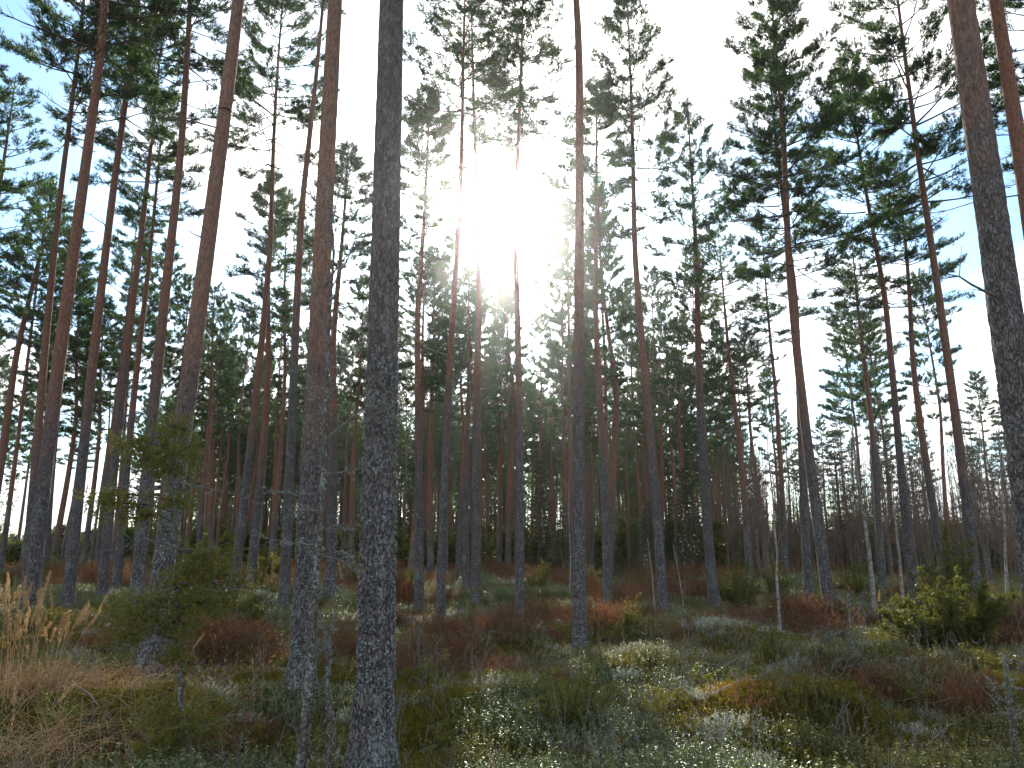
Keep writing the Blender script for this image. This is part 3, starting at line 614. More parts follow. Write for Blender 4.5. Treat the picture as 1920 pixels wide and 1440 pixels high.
mass('far_young_stand', 300, 96, 145, 0.5, 6.0, 10.5, 'hazy green young stand filling the lowest gaps between the far trunks', 34, True,
     lambda u, y, g: 300 < u < 1420)
def twig_mass(name, n, label, seed):
    g = np.random.default_rng(seed); y = g.uniform(36, 66, n); u = g.uniform(1360, 2010, n); x = (u - 960) / F_PX * y; H = g.uniform(3.5, 8.8, n)
    t = np.linspace(0, 1, 5); st = np.stack([x[:, None] + np.cumsum(g.normal(0, .06, (n, 5)), 1), y[:, None] + np.cumsum(g.normal(0, .06, (n, 5)), 1), H[:, None] * t], -1)
    a = Geo(); a.add(*tubes(st, np.array([.035, .028, .02, .013, .005])[None] * np.ones((n, 1)), 4)); m = 70
    k = np.repeat(np.arange(n), m); s = g.uniform(.15, 1, n * m); i = np.minimum(3, (s * 4).astype(int)); f = (s * 4 - i)[:, None]; p = st[k, i] * (1 - f) + st[k, i + 1] * f
    d = unit(np.stack([g.normal(0, .6, n * m), g.normal(0, .6, n * m), g.uniform(.3, 1.2, n * m)], -1)) * (g.uniform(.3, 1.2, n * m) * (1.2 - s))[:, None]
    b = Geo(); b.add(*tubes(p[:, None] + d[:, None] * np.linspace(0, 1, 2)[None, :, None], np.tile(np.array([.008, .003]), (n * m, 1)), 3))
    e = obj(name, None, None, label, 'thicket', None, 'stuff'); obj('stems', a.mesh(name + '_stems', M['thicket_bark']), e, kind='stuff'); obj('twigs', b.mesh(name + '_twigs', M['twig']), e, kind='stuff')
twig_mass('twig_thicket', 560, 'purplish brown leafless thicket filling the right-hand background', 35)

# ------------------------------------------------------------------ spruces
def spruce_mesh(seed, H=5.0, r=1.1):
    g = np.random.default_rng(seed); lim = Geo(); fol = Geo(); z = 0.25; bp = []; br = []; pos = []; ax = []
    while z < H - 0.1:
        s = z / H; n = g.integers(5, 8); a0 = g.uniform(0, 6.28)
        for k in range(n):
            az = a0 + k * 6.283 / n + g.normal(0, .15); Lb = r * (1 - s) ** 0.85 * g.uniform(0.7, 1.15) + 0.05
            hd = np.array([math.cos(az), math.sin(az), 0]); sd = np.array([-hd[1], hd[0], 0]); t = np.linspace(0, 1, 5)[:, None]
            el = -0.25 + 0.75 * s
            p = np.array([0, 0, z]) + hd * Lb * t + np.array([0, 0, 1]) * Lb * (el * t + 0.22 * t ** 2)
            bp.append(p); br.append(np.linspace(0.012, 0.003, 5))
            m = int(5 + 16 * Lb); u = g.uniform(0.15, 1, m); i = np.minimum(3, (u * 4).astype(int)); f = (u * 4 - i)[:, None]
            pp = p[i] * (1 - f) + p[i + 1] * f; sg = g.choice([-1, 1], m)[:, None]
            off = sd * sg * (Lb * 0.30 * (1.1 - u)[:, None]) * g.random((m, 1))
            pos.append(pp + off + g.normal(0, .02, (m, 3))); ax.append(hd * 0.8 + sd * sg * 0.7 + g.normal(0, .25, (m, 3)))
        z += g.uniform(0.16, 0.26)
    fol.add(*needles(np.concatenate(pos), np.concatenate(ax), 0.14, 0.06, 0.024, 7, (25, 70), g))
    lim.add(*tubes(np.array(bp), np.array(br), 3)); lim.add(*tubes(np.array([[[0, 0, -0.2], [0, 0, H * 0.5], [0, 0, H]]]), np.array([[0.07, 0.04, 0.006]]), 8))
    return fol.mesh('spruce_crown', M['spruce']), lim.mesh('spruce_trunk', M['limb'], True)
SPR = [spruce_mesh(41), spruce_mesh(42, r=0.95), spruce_mesh(43, r=1.25)]
def put_spruce(x, y, H, label, k, group=None, wide=1.0):
    e = obj('spruce_tree', None, None, label, 'spruce tree', group, loc=(x, y, land1(x, y)))
    f, l = SPR[k % 3]
    for nm, me in (('crown', f), ('trunk', l)):
        c = obj(nm, me, e); c.scale = (H / 5 * wide, H / 5 * wide, H / 5); c.rotation_euler = (0, 0, g.uniform(0, 6.28))
    return e
for k, (u, va, d, w, lab) in enumerate([
    (1012, 858, 42, 0.8, 'slender dark spruce in the middle of the picture, just right of the sun-side pine'),
    (1285, 872, 38, 1.0, 'dark spruce with broad skirts behind the dark spreading pine'),
    (1262, 900, 44, 1.0, 'dark spruce partly hidden behind the broad-topped pine'),
    (1652, 790, 46, 1.0, 'tall spruce tip over the birch thicket left of the big juniper bush'),
    (1560, 800, 48, 1.1, 'broad green spruce over the thicket right of the tall pair of pines'),
    (1700, 822, 50, 0.9, 'spruce tip between left and middle pine over the bush'),
    (1815, 830, 46, 1.0, 'bushy spruce top near the middle of the right-hand thicket, left of the huge trunk'),
    (1868, 805, 50, 1.1, 'rightmost spruce top, beside the huge leaning trunk')]):
    p = at_depth(u, va, d); put_spruce(p.x, p.y, p.z - land1(p.x, p.y), lab, k, 'dark spruces in the undergrowth', w)
US = []
for k in range(46):
    d = g.uniform(30, 62); u = g.uniform(735, 1960); x = (u - 960) / F_PX * d
    US.append(dict(x=x, y=d, H=g.uniform(1.3, 3.4)))
place_labels(US, 'low young spruce')
for k, s in enumerate(US): put_spruce(s['x'], s['y'], s['H'], s['label'], k, 'young spruces under the pines', 1.35)

# ------------------------------------------------------------------ leafless birches
def birch_mesh(seed, H=6.0, r=0.035, lean=0.0, twigs=26, pts=None, bark='birch'):
    g = np.random.default_rng(seed); n = 9; t = np.linspace(0, 1, n)[:, None]
    st = np.array(pts, float) if pts is not None else np.cumsum(g.normal(0, 0.045, (n, 3)), 0) * np.array([1, 1, 0]) * H / 6 + np.array([lean, 0, 1]) * t * H
    n = len(st); st[0, 2] -= 0.15; tr_ = Geo(); tw = Geo(); tr_.add(*tubes(st[None], np.linspace(r, 0.007, n)[None], 7))
    B = []; RB = []; Q = []; RQ = []
    for k in range(twigs):
        u = g.uniform(0.22, 0.98); i = min(n - 2, int(u * (n - 1))); f = u * (n - 1) - i; p0 = st[i] * (1 - f) + st[i + 1] * f
        az = g.uniform(0, 6.28); Lb = H * 0.22 * (1.15 - u) * g.uniform(0.5, 1.3); d = np.array([math.cos(az) * 0.6, math.sin(az) * 0.6, g.uniform(0.5, 1.1)]); d /= np.linalg.norm(d)
        p = p0 + d * Lb * np.linspace(0, 1, 4)[:, None] + np.cumsum(g.normal(0, .05, (4, 3)), 0) * Lb
        B.append(p); RB.append([0.009, 0.007, 0.005, 0.003])
        for q in range(7):
            j = g.integers(1, 4); e = d + g.normal(0, 0.55, 3); e /= np.linalg.norm(e); l = Lb * g.uniform(0.2, 0.5)
            Q.append(p[j] + e * l * np.linspace(0, 1, 3)[:, None] + np.array([0, 0, -0.12]) * l * np.linspace(0, 1, 3)[:, None] ** 2); RQ.append([0.004, 0.0035, 0.002])
    tw.add(*tubes(np.array(B), np.array(RB), 3)); tw.add(*tubes(np.array(Q), np.array(RQ), 3))
    return tr_.mesh('birch_trunk', M[bark], True), tw.mesh('birch_twigs', M['twig'])
BM = [birch_mesh(50 + k, twigs=44, bark='thicket_bark') for k in range(5)]
BI = []
for k in range(105):
    d = g.uniform(25, 50); u = g.uniform(1380, 2000) if k < 85 else g.uniform(960, 1400); x = (u - 960) / F_PX * d
    if u < 1400 and d < 34: d += 10; x = (u - 960) / F_PX * d
    BI.append(dict(x=x, y=d, H=g.uniform(3.5, 7.6) * (0.8 if u < 1400 else 1)))
place_labels(BI, 'thin leafless birch')
for s in BI:
    e = obj('birch_tree', None, None, s['label'], 'birch tree', 'leafless birches of the thicket', loc=(s['x'], s['y'], land1(s['x'], s['y'])))
    a, b = g.choice(BM); rz = g.uniform(0, 6.28)
    for nm, me in (('trunk', a), ('twigs', b)):
        c = obj(nm, me, e, kind='stuff' if nm == 'twigs' else None); c.scale = (s['H'] / 6,) * 3; c.rotation_euler = (0, 0, rz)
def px_line(pts, d, jit=0.0, seed=0):
    gg = random.Random(seed); return [tuple(at_depth(u, v, d + gg.uniform(-jit, jit))) for (u, v) in pts]
def rel(pts, o): return np.array(pts) - np.array(o)
for k, (pts, d, r, tw, lab) in enumerate([
    ([(1464, 1212), (1461, 1150), (1456, 1080), (1457, 1040), (1452, 990), (1449, 930), (1440, 850), (1436, 760)], 13.6, 0.030, 16, 'crooked pale young birch standing alone left of the tall pair of pines'),
    ([(1645, 1172), (1638, 1120), (1630, 1040), (1622, 980), (1608, 900), (1600, 820), (1594, 730)], 17.0, 0.062, 14, 'leaning pale birch stem left of the big juniper bush'),
    ([(1696, 1168), (1692, 1110), (1686, 1040), (1679, 985), (1676, 940), (1668, 840)], 17.5, 0.045, 12, 'pale birch stem rising at the left edge of the big juniper bush'),
    ([(1890, 1138), (1886, 1060), (1884, 980), (1876, 880), (1872, 760)], 19.0, 0.038, 20, 'slim pale birch between the big juniper bush and the right picture edge'),
    ([(1066, 1138), (1069, 1090), (1070, 1040), (1066, 960), (1068, 880)], 22.0, 0.030, 10, 'thin pale birch tight beside the tall clean-stemmed pine'),
    ([(1232, 1172), (1226, 1120), (1222, 1070), (1214, 1010)], 16.5, 0.018, 12, 'short crooked pale birch sapling at the foot of the broad-topped pine'),
    ([(1284, 1170), (1280, 1120), (1270, 1060), (1262, 1020)], 17.0, 0.014, 12, 'thin grey birch sapling right of the broad-topped pine')]):
    P = px_line(pts, d); b = Vector(P[0]); b.z = land1(b.x, b.y)
    Pr = rel(P, b); H = Pr[-1, 2] - Pr[0, 2]
    a, t_ = birch_mesh(80 + k, H, r, 0, tw, Pr)
    e = obj('birch_tree', None, None, lab, 'birch tree', 'single pale birches', loc=b); obj('trunk', a, e); obj('twigs', t_, e, kind='stuff')

# ------------------------------------------------------------------ junipers and small shrubs
def juniper_mesh(seed, H, R_, stems, mat, per=26, nl=0.035, wd=0.009, up=1.0):
    g = np.random.default_rng(seed); st = Geo(); fol = Geo(); B = []; RB = []; pos = []; ax = []
    for k in range(stems):
        az = g.uniform(0, 6.28); o = R_ * math.sqrt(g.random()); h = H * g.uniform(0.5, 1.0) * (1 - 0.45 * (o / R_) ** 2); t = np.linspace(0, 1, 6)[:, None]
        tip = np.array([math.cos(az) * o, math.sin(az) * o, h]); p = tip * np.array([1, 1, 0]) * t ** 0.7 + np.array([0, 0, 1]) * h * t ** 1.15 + np.cumsum(g.normal(0, .02, (6, 3)), 0)
        B.append(p); RB.append(np.linspace(0.014, 0.003, 6))
        for q in range(per):
            u = g.uniform(0.12, 1.0); i = min(4, int(u * 5)); f = u * 5 - i; p0 = p[i] * (1 - f) + p[i + 1] * f
            d = g.normal(0, 1, 3) + np.array([0, 0, 0.9 * up]); d /= np.linalg.norm(d); l = H * g.uniform(0.05, 0.16) * (1.15 - u) + 0.03
            m = 2 + int(l / 0.03); s = g.uniform(0.1, 1, (m, 1)); pos.append(p0 + d * l * s + g.normal(0, .012, (m, 3))); ax.append(np.repeat(d[None], m, 0) + g.normal(0, .35, (m, 3)) + np.array([0, 0, .25]))
    fol.add(*needles(np.concatenate(pos), np.concatenate(ax), 0.03, nl, wd, 7, (25, 75), g)); st.add(*tubes(np.array(B), np.array(RB), 4))
    return fol.mesh('juniper_foliage', mat), st.mesh('juniper_stems', M['limb'], True)
def put_shrub(u, v, meshes, label, s=1.0, name='juniper_bush', group=None, d=None, rz=None, cat='juniper'):
    p = on_ground(u, v) if d is None else at_depth(u, v, d)
    e = obj(name, None, None, label, cat, group, loc=(p.x, p.y, land1(p.x, p.y)))
    rz = g.uniform(0, 6.28) if rz is None else rz
    for nm, me in (('foliage', meshes[0]), ('stems', meshes[1])):
        c = obj(nm, me, e); c.scale = (s, s, s); c.rotation_euler = (0, 0, rz)
    return e
put_shrub(1775, 1225, juniper_mesh(61, 1.35, 0.95, 46, M['juniper_dull'], 46, 0.045, 0.012), 'big rounded juniper bush under the three dark pines')
put_shrub(1795, 1190, juniper_mesh(62, 2.15, 0.35, 14, M['juniper_dull'], 40, 0.045, 0.012), 'upright juniper spire sticking out of the top of the big bush')
put_shrub(1075, 1395, juniper_mesh(63, 0.80, 0.42, 17, M['juniper'], 30, 0.028, 0.006), 'spiky yellow-green juniper seedling clump at the centre front of the ground')
put_shrub(1010, 1330, juniper_mesh(64, 0.42, 0.25, 8, M['juniper'], 24, 0.028, 0.006), 'small juniper tuft left of the centre front juniper')
put_shrub(1390, 1150, juniper_mesh(65, 1.5, 0.45, 16, M['juniper_dull'], 30, 0.04, 0.011), 'brownish upright juniper right of the dark spreading pine')
put_shrub(462, 1185, juniper_mesh(66, 1.0, 0.45, 12, M['juniper'], 20, 0.04, 0.011), 'sunlit yellow-green shrub left of the straight grey-stemmed pine')
put_shrub(1180, 1195, juniper_mesh(67, 0.75, 0.22, 7, M['juniper'], 26, 0.035, 0.009), 'little upright juniper between tall clean pine and broad-topped pine')
put_shrub(1455, 1255, juniper_mesh(68, 0.6, 0.2, 7, M['juniper'], 26, 0.03, 0.008), 'little juniper in front of the crooked pale birch')
put_shrub(1330, 1300, juniper_mesh(69, 0.38, 0.3, 8, M['juniper'], 22, 0.028, 0.007), 'low olive juniper in the middle of the right-hand ground cover')
put_shrub(905, 1160, juniper_mesh(70, 0.8, 0.3, 8, M['juniper'], 24, 0.04, 0.011), 'small yellow juniper behind the pine below the sun')
put_shrub(1570, 1180, juniper_mesh(71, 0.7, 0.18, 6, M['juniper_dull'], 24, 0.035, 0.01), 'narrow juniper at the foot of the thicker converging pine')
put_shrub(130, 1390, juniper_mesh(72, 0.45, 0.5, 14, M['juniper_dull'], 24, 0.028, 0.007), 'dark low juniper in the bottom left corner below the dry grass')
put_shrub(390, 1425, juniper_mesh(73, 0.35, 0.45, 14, M['juniper'], 24, 0.026, 0.006), 'low yellow-green juniper at the foot of the tall sparse juniper')
put_shrub(840, 1420, juniper_mesh(74, 0.30, 0.3, 8, M['juniper'], 22, 0.026, 0.006), 'low juniper right of the thick foreground trunk base')
M['crowberry'] = leaf_mat('dark_low_bush', (0.04, 0.075, 0.03), (0.09, 0.13, 0.05), 0.2, 0.45, 0.5, None, 5.0)
put_shrub(1548, 1290, juniper_mesh(75, 0.40, 0.42, 20, M['crowberry'], 40, 0.022, 0.008), 'dark green rounded low bush left of the pale forked dead sapling', name='low_bush', cat='bush')
put_shrub(1700, 1330, juniper_mesh(76, 0.34, 0.3, 10, M['juniper'], 24, 0.026, 0.007), 'thin olive juniper inside the right-hand heather')
put_shrub(1880, 1350, juniper_mesh(77, 0.5, 0.25, 8, M['juniper'], 20, 0.026, 0.007), 'yellowish juniper sprig left of the grey dead sapling at the right edge')
put_shrub(1230, 1365, juniper_mesh(78, 0.34, 0.32, 10, M['juniper'], 24, 0.026, 0.007), 'low juniper right of the centre front juniper')
put_shrub(720 + 90, 1290, juniper_mesh(79, 0.35, 0.3, 8, M['juniper'], 22, 0.028, 0.007), 'low juniper in the brown heather right of the foreground trunk')
JP = [juniper_mesh(90 + k, 1.2, 0.5, 12, M['juniper'] if k else M['juniper_dull'], 22, 0.045, 0.013) for k in range(3)]
JS = []
for k in range(44):
    d = g.uniform(20, 36); u = g.uniform(-60, 720) if k < 27 else g.uniform(720, 1950); JS.append(dict(x=(u - 960) / F_PX * d, y=d, s=g.uniform(0.6, 1.25)))
place_labels(JS, 'small olive juniper')
for s in JS:
    e = obj('juniper_bush', None, None, s['label'], 'juniper', 'small junipers under the pines', loc=(s['x'], s['y'], land1(s['x'], s['y'])))
    m = g.choice(JP); rz = g.uniform(0, 6.28)
    for nm, me in (('foliage', m[0]), ('stems', m[1])):
        c = obj(nm, me, e); c.scale = (s['s'],) * 3; c.rotation_euler = (0, 0, rz)

# tall sparse juniper with hanging tufts, close by on the left
def stem_thing(name, label, cat, stem_px, d, r0, r1, mat, branches, lich=0, clumps=(), fmat=None, jit=0.12, seed=1, bz=20.0, cm=1.0):
    gg = np.random.default_rng(seed); P = np.array(px_line(stem_px, d, 0.02, seed)); b = Vector(P[0]); b.z = land1(b.x, b.y); 
    e = obj(name, None, None, label, cat, None, loc=b); P = P - np.array(b)
    P = np.concatenate([np.array([[P[0, 0], P[0, 1], min(P[0, 2], 0) - 0.15]]), P])
    k = len(P); tt = np.linspace(0, k - 1, (k - 1) * 8 + 1); Q = np.stack([np.interp(tt, np.arange(k), P[:, c]) for c in range(3)], -1)
    for _ in range(3): Q[1:-1] = 0.25 * Q[:-2] + 0.5 * Q[1:-1] + 0.25 * Q[2:]
    Q[1:-1] += gg.normal(0, 0.003, Q[1:-1].shape)
    gm = Geo(); rad = np.linspace(r0, r1, len(Q)) * (1 + 0.10 * gg.normal(size=len(Q))); gm.add(*tubes(Q[None], rad[None], 12))
    o = obj('stem', gm.mesh('sapling_stem', mat, True), e); o['bark_z'] = bz
    LP = [Q[gg.integers(0, len(Q), lich * 3)] + unit(gg.normal(size=(lich * 3, 3))) * (np.interp(gg.random(lich * 3), [0, 1], [r1, r0]))[:, None]] if lich else []
    for bi, br in enumerate(branches):
        B = np.array([tuple(at_depth(u, v, d + dd)) for (u, v, dd) in br]) - np.array(b)
        kk = len(B); t2 = np.linspace(0, kk - 1, (kk - 1) * 5 + 1); C = np.stack([np.interp(t2, np.arange(kk), B[:, c]) for c in range(3)], -1)
        C[1:] += np.cumsum(gg.normal(0, 0.004, C[1:].shape), 0)
        gm = Geo(); gm.add(*tubes(C[None], np.linspace(0.0075, 0.002, len(C))[None], 5)); Ln = np.linalg.norm(C[-1] - C[0])
        for q in range(int(5 + 12 * Ln)):
            i = gg.integers(1, len(C)); dv = unit((C[-1] - C[0]) / Ln * 0.7 + gg.normal(0, 0.6, 3)) * gg.uniform(0.05, 0.22)
            gm.add(*tubes((C[i] + dv * np.linspace(0, 1, 4)[:, None] + np.cumsum(gg.normal(0, .006, (4, 3)), 0))[None], np.array([[0.003, 0.0025, 0.002, 0.0012]]), 3))
            if lich: LP.append(C[i] + dv * gg.random((5, 1)))
        if lich: LP.append(C[gg.integers(0, len(C), lich // 10)] + gg.normal(0, 0.006, (lich // 10, 3)))
        obj('branch', gm.mesh('dead_twig', M['dead_limb'], True), e)
    if LP:
        X = np.concatenate(LP); gm = Geo(); gm.add(*needles(X, gg.normal(size=X.shape), 0.004, 0.012, 0.007, 4, (20, 160), gg)); obj('lichen', gm.mesh('twig_lichen', M['lichen']), e, kind='stuff')
    if clumps:
        pos = []; ax = []
        for (u, v, rp, n) in clumps:
            n = int(n * cm)
            c = np.array(at_depth(u, v, d + gg.uniform(-0.15, 0.15))) - np.array(b); rr = rp / F_PX * d
            a = c + gg.normal(0, 1, (n, 3)) * np.array([rr * 0.6, rr * 0.5, rr * 0.34]); pos.append(a); ax.append(gg.normal(0, 0.6, (n, 3)) + np.array([0, 0, -0.15]))
            sp = Geo(); i = np.argmin(np.abs(Q[:, 2] - c[2] + 0.05)); mid = (Q[i] + c) / 2 + np.array([0, 0, .03]); C = np.array([Q[i], mid, c]); sp.add(*tubes(C[None], np.array([[0.006, 0.004, 0.002]]), 4))
            for q in range(7): w_ = a[gg.integers(0, n)]; sp.add(*tubes(np.array([[mid, (mid + w_) / 2 + gg.normal(0, .01, 3), w_]]), np.array([[0.003, 0.002, 0.001]]), 3))
            obj('branch', sp.mesh('juniper_branch', M['limb'], True), e)
        X = np.concatenate(pos); A = np.concatenate(ax); gm = Geo()
        sub = np.repeat(X, 3, 0) + np.repeat(unit(A), 3, 0) * np.tile(np.array([0, 0.025, 0.05]), len(X))[:, None]
        gm.add(*needles(sub, np.repeat(A, 3, 0), 0.03, 0.032, 0.008, 5, (25, 65), gg)); obj('foliage', gm.mesh('juniper_sprays', fmat), e)
    return e
stem_thing('juniper_tree', 'tall sparse olive juniper with mossy stem in front of the flared pine', 'juniper',
    [(340, 1465), (338, 1330), (340, 1200), (330, 1090), (331, 980), (322, 900), (330, 830), (318, 780)], 6.0, 0.021, 0.006, M['dead_bark'],
    [[(330, 905, 0), (270, 915, -.1), (205, 918, -.2)], [(335, 905, 0), (400, 915, .1), (462, 930, .15)], [(325, 1022, 0), (270, 1010, .1), (238, 1018, .1)], [(338, 1030, 0), (375, 1032, 0), (402, 1028, -.05)], [(336, 1095, 0), (390, 1088, -.1), (435, 1108, -.2)], [(333, 1210, 0), (290, 1200, -.1), (250, 1215, -.15)]],
    160, [(325, 800, 40, 90), (338, 850, 40, 90), (315, 880, 34, 60), (270, 850, 36, 70), (240, 830, 30, 50), (225, 945, 46, 110), (200, 930, 28, 40), (262, 965, 30, 40), (335, 940, 26, 50), (392, 1045, 40, 90), (362, 1070, 44, 100), (425, 1085, 40, 80), (330, 1110, 44, 100), (250, 1140, 44, 100), (300, 1160, 44, 100), (240, 1190, 36, 70), (340, 1170, 36, 70), (400, 1130, 30, 50), (330, 1230, 26, 40), (365, 1350, 50, 120), (300, 1330, 36, 60), (330, 1395, 50, 110), (285, 1410, 44, 90)], M['juniper'], seed=5, cm=1.25)
stem_thing('dead_sapling', 'slim dead lichened sapling leaning in front of the thick pine', 'dead tree',
    [(562, 1465), (574, 1340), (584, 1220), (591, 1110), (600, 1000), (607, 900), (611, 800), (613, 700), (619, 580), (626, 470), (618, 390), (604, 330)], 5.7, 0.041, 0.004, M['dead_bark'],
    [[(606, 890, 0), (650, 884, -.1), (692, 866, -.2)], [(601, 1042, 0), (635, 1050, -.1), (668, 1066, -.15)], [(600, 1040, 0), (640, 1038, -.1), (660, 1056, -.2)], [(598, 1020, 0), (550, 1020, .1), (480, 1006, .1)], [(606, 925, 0), (560, 925, .1), (504, 920, .1)], [(603, 960, 0), (566, 958, 0), (550, 966, 0)], [(610, 830, 0), (680, 770, -.1), (750, 745, -.2)], [(611, 790, 0), (590, 740, .1), (576, 690, .2)], [(612, 720, 0), (650, 690, 0), (700, 610, .1)], [(616, 640, 0), (598, 560, 0), (570, 480, 0)], [(622, 540, 0), (660, 470, .1), (690, 400, .1)], [(626, 470, 0), (600, 400, 0), (560, 310, 0)], [(622, 420, 0), (640, 350, 0), (650, 290, 0)], [(590, 1120, 0), (620, 1100, -.1), (640, 1105, -.1)], [(600, 1000, 0), (625, 985, 0), (636, 990, 0)], [(611, 760, 0), (640, 720, -.2), (645, 660, -.2)]],
    320, seed=6)
stem_thing('dead_snag', 'short broken lichened snag between the dead sapling and the foreground trunk', 'dead tree',
    [(617, 1465), (619, 1360), (614, 1275), (617, 1225), (613, 1188)], 5.8, 0.022, 0.014, M['dead_bark'],
    [[(613, 1192, 0), (603, 1178, 0), (598, 1150, 0)], [(614, 1190, 0), (628, 1172, 0), (634, 1130, .1)], [(615, 1215, 0), (600, 1218, 0), (588, 1208, 0)]], 240, seed=7)
stem_thing('dead_sapling', 'pale forked dead sapling in front of the right-hand heather', 'dead tree',
    [(1608, 1288), (1602, 1240), (1598, 1195), (1592, 1150), (1590, 1110)], 9.6, 0.020, 0.004, M['dead_bark'],
    [[(1604, 1240, 0), (1615, 1190, 0), (1632, 1150, .1)], [(1598, 1190, 0), (1580, 1186, 0), (1566, 1188, 0)], [(1592, 1150, 0), (1582, 1120, 0), (1574, 1110, 0)], [(1594, 1165, 0), (1612, 1140, 0), (1618, 1110, 0)]], 120, seed=8)
stem_thing('dead_sapling', 'grey dead sapling with thin twigs at the lower right edge', 'dead tree',
    [(1908, 1465), (1903, 1400), (1896, 1340), (1889, 1290), (1886, 1236)], 6.0, 0.030, 0.005, M['dead_bark'],
    [[(1898, 1350, 0), (1920, 1335, 0), (1940, 1320, 0)], [(1893, 1320, 0), (1870, 1300, 0), (1850, 1270, .1)], [(1890, 1300, 0), (1905, 1270, 0), (1915, 1230, 0)], [(1897, 1345, 0), (1880, 1335, 0), (1872, 1318, 0)]], 200, seed=9)
stem_thing('dead_sapling', 'bare twiggy seedling under the orange moss mound', 'dead tree', [(1352, 1420), (1351, 1385), (1348, 1345)], 6.6, 0.010, 0.003, M['dead_bark'], [[(1351, 1395, 0), (1338, 1375, 0), (1322, 1362, 0)], [(1351, 1385, 0), (1360, 1360, 0), (1368, 1350, 0)]], 30, seed=10)
stem_thing('dead_sapling', 'thin grey stick standing beside the orange moss mound', 'dead tree', [(1416, 1425), (1414, 1390), (1411, 1340)], 6.5, 0.010, 0.003, M['dead_bark'], [[(1414, 1380, 0), (1424, 1360, 0), (1428, 1345, 0)]], 30, seed=11)
stem_thing('dead_sapling', 'grey twiggy dead sapling in the middle of the ground cover', 'dead tree', [(1404, 1330), (1402, 1290), (1398, 1255), (1404, 1225)], 8.0, 0.009, 0.003, M['dead_bark'], [[(1402, 1295, 0), (1420, 1270, 0), (1430, 1250, 0)], [(1400, 1270, 0), (1385, 1250, 0), (1378, 1232, 0)], [(1402, 1285, 0), (1390, 1275, 0), (1376, 1268, 0)]], 40, seed=12)
sn = stem_thing('broken_sapling', 'dark snapped sapling with orange broken top beside the leaning birch', 'dead tree', [(1658, 1218), (1654, 1180), (1650, 1145), (1648, 1120)], 13.5, 0.035, 0.022, M['limb'], [[(1656, 1190, 0), (1662, 1175, 0), (1668, 1172, 0)]], 0, seed=13)
gm = Geo(); c = np.array(at_depth(1648, 1128, 13.5)) - np.array(sn.location); gm.add(*tubes(np.array([[c, c + np.array([0.01, 0, .08]), c + np.array([0.03, 0, .2])]]), np.array([[0.026, 0.02, 0.004]]), 6)); obj('broken_top', gm.mesh('broken_top', M['fresh_wood']), sn, label='splintered orange wood')

# ------------------------------------------------------------------ fallen sticks
def stick(pts, label, r=0.010, lift=0.03, fork=2, seed=0, mat='wood'):
    gg = np.random.default_rng(seed + 400); P = np.array([tuple(on_ground(u, v)) for (u, v) in pts]); P[:, 2] += lift + 0.05
    k = len(P); t = np.linspace(0, k - 1, (k - 1) * 6 + 1); Q = np.stack([np.interp(t, np.arange(k), P[:, c]) for c in range(3)], -1)
    for _ in range(2): Q[1:-1] = .25 * Q[:-2] + .5 * Q[1:-1] + .25 * Q[2:]
    Q[1:] += np.cumsum(gg.normal(0, .005, Q[1:].shape), 0); b = Q[0].copy(); Q -= b
    e = obj('fallen_branch', None, None, label, 'fallen branch', None, loc=b); gm = Geo(); gm.add(*tubes(Q[None], np.linspace(r, r * 0.4, len(Q))[None], 7)); obj('stem', gm.mesh('fallen_stick', M[mat], True), e)
    for f in range(fork):
        i = gg.integers(2, len(Q) - 1); dv = unit(Q[-1] - Q[0] + gg.normal(0, .35, 3)) * gg.uniform(.15, .4); dv[2] = abs(dv[2]) * .6
        gm = Geo(); gm.add(*tubes((Q[i] + dv * np.linspace(0, 1, 4)[:, None] + np.cumsum(gg.normal(0, .01, (4, 3)), 0))[None], np.array([[.005, .004, .003, .002]]), 4)); obj('twig', gm.mesh('fallen_twig', M[mat], True), e)
stick([(345, 1340), (380, 1330), (414, 1318)], 'straight brown stick lying right of the tall sparse juniper', 0.010, .05, 2, 1)
stick([(352, 1392), (400, 1378), (440, 1362), (470, 1362)], 'long grey fallen branch in front of the tall sparse juniper', 0.012, .06, 4, 2)
stick([(455, 1368), (490, 1382), (515, 1402)], 'bent grey stick left of the dead sapling foot', 0.011, .05, 1, 3)
stick([(236, 1312), (265, 1305), (300, 1296)], 'thin pale twig lying before the flared pine base', 0.006, .05, 3, 4)
stick([(130, 1315), (150, 1335), (175, 1365)], 'slanting straw-coloured stick inside the dry grass', 0.010, .12, 1, 5)
stick([(1694, 1445), (1708, 1420), (1725, 1408), (1742, 1406)], 'pale arched stick at the bottom edge on the right', 0.007, .10, 0, 6)
stick([(1740, 1440), (1775, 1405), (1815, 1378)], 'long thin straight twig right of the pale arched stick', 0.005, .12, 1, 7)
stick([(1330, 1335), (1360, 1318), (1402, 1298)], 'thin slanting branch above the orange moss mound', 0.008, .10, 2, 8)
stick([(1800, 1300), (1820, 1315), (1845, 1325)], 'reddish twig fork lying in the right-hand heather', 0.008, .14, 4, 9)
stick([(752, 1162), (770, 1185), (788, 1203)], 'pale slanting stick behind the foreground trunk on its right', 0.009, .08, 0, 10)
stick([(1100, 1380), (1130, 1390), (1160, 1385)], 'curled brown root twig at the front juniper', 0.008, .10, 3, 11)
stick([(1130, 1425), (1160, 1432), (1185, 1442)], 'tangled pale twig at the bottom edge near the front juniper', 0.007, .10, 5, 12)
stick([(150, 1212), (172, 1206), (192, 1222)], 'grey twisted root piece behind the dry grass', 0.030, .12, 4, 13)
stick([(195, 1205), (206, 1196), (214, 1190)], 'short upturned grey wood splinter right of the twisted root', 0.028, .16, 1, 14)

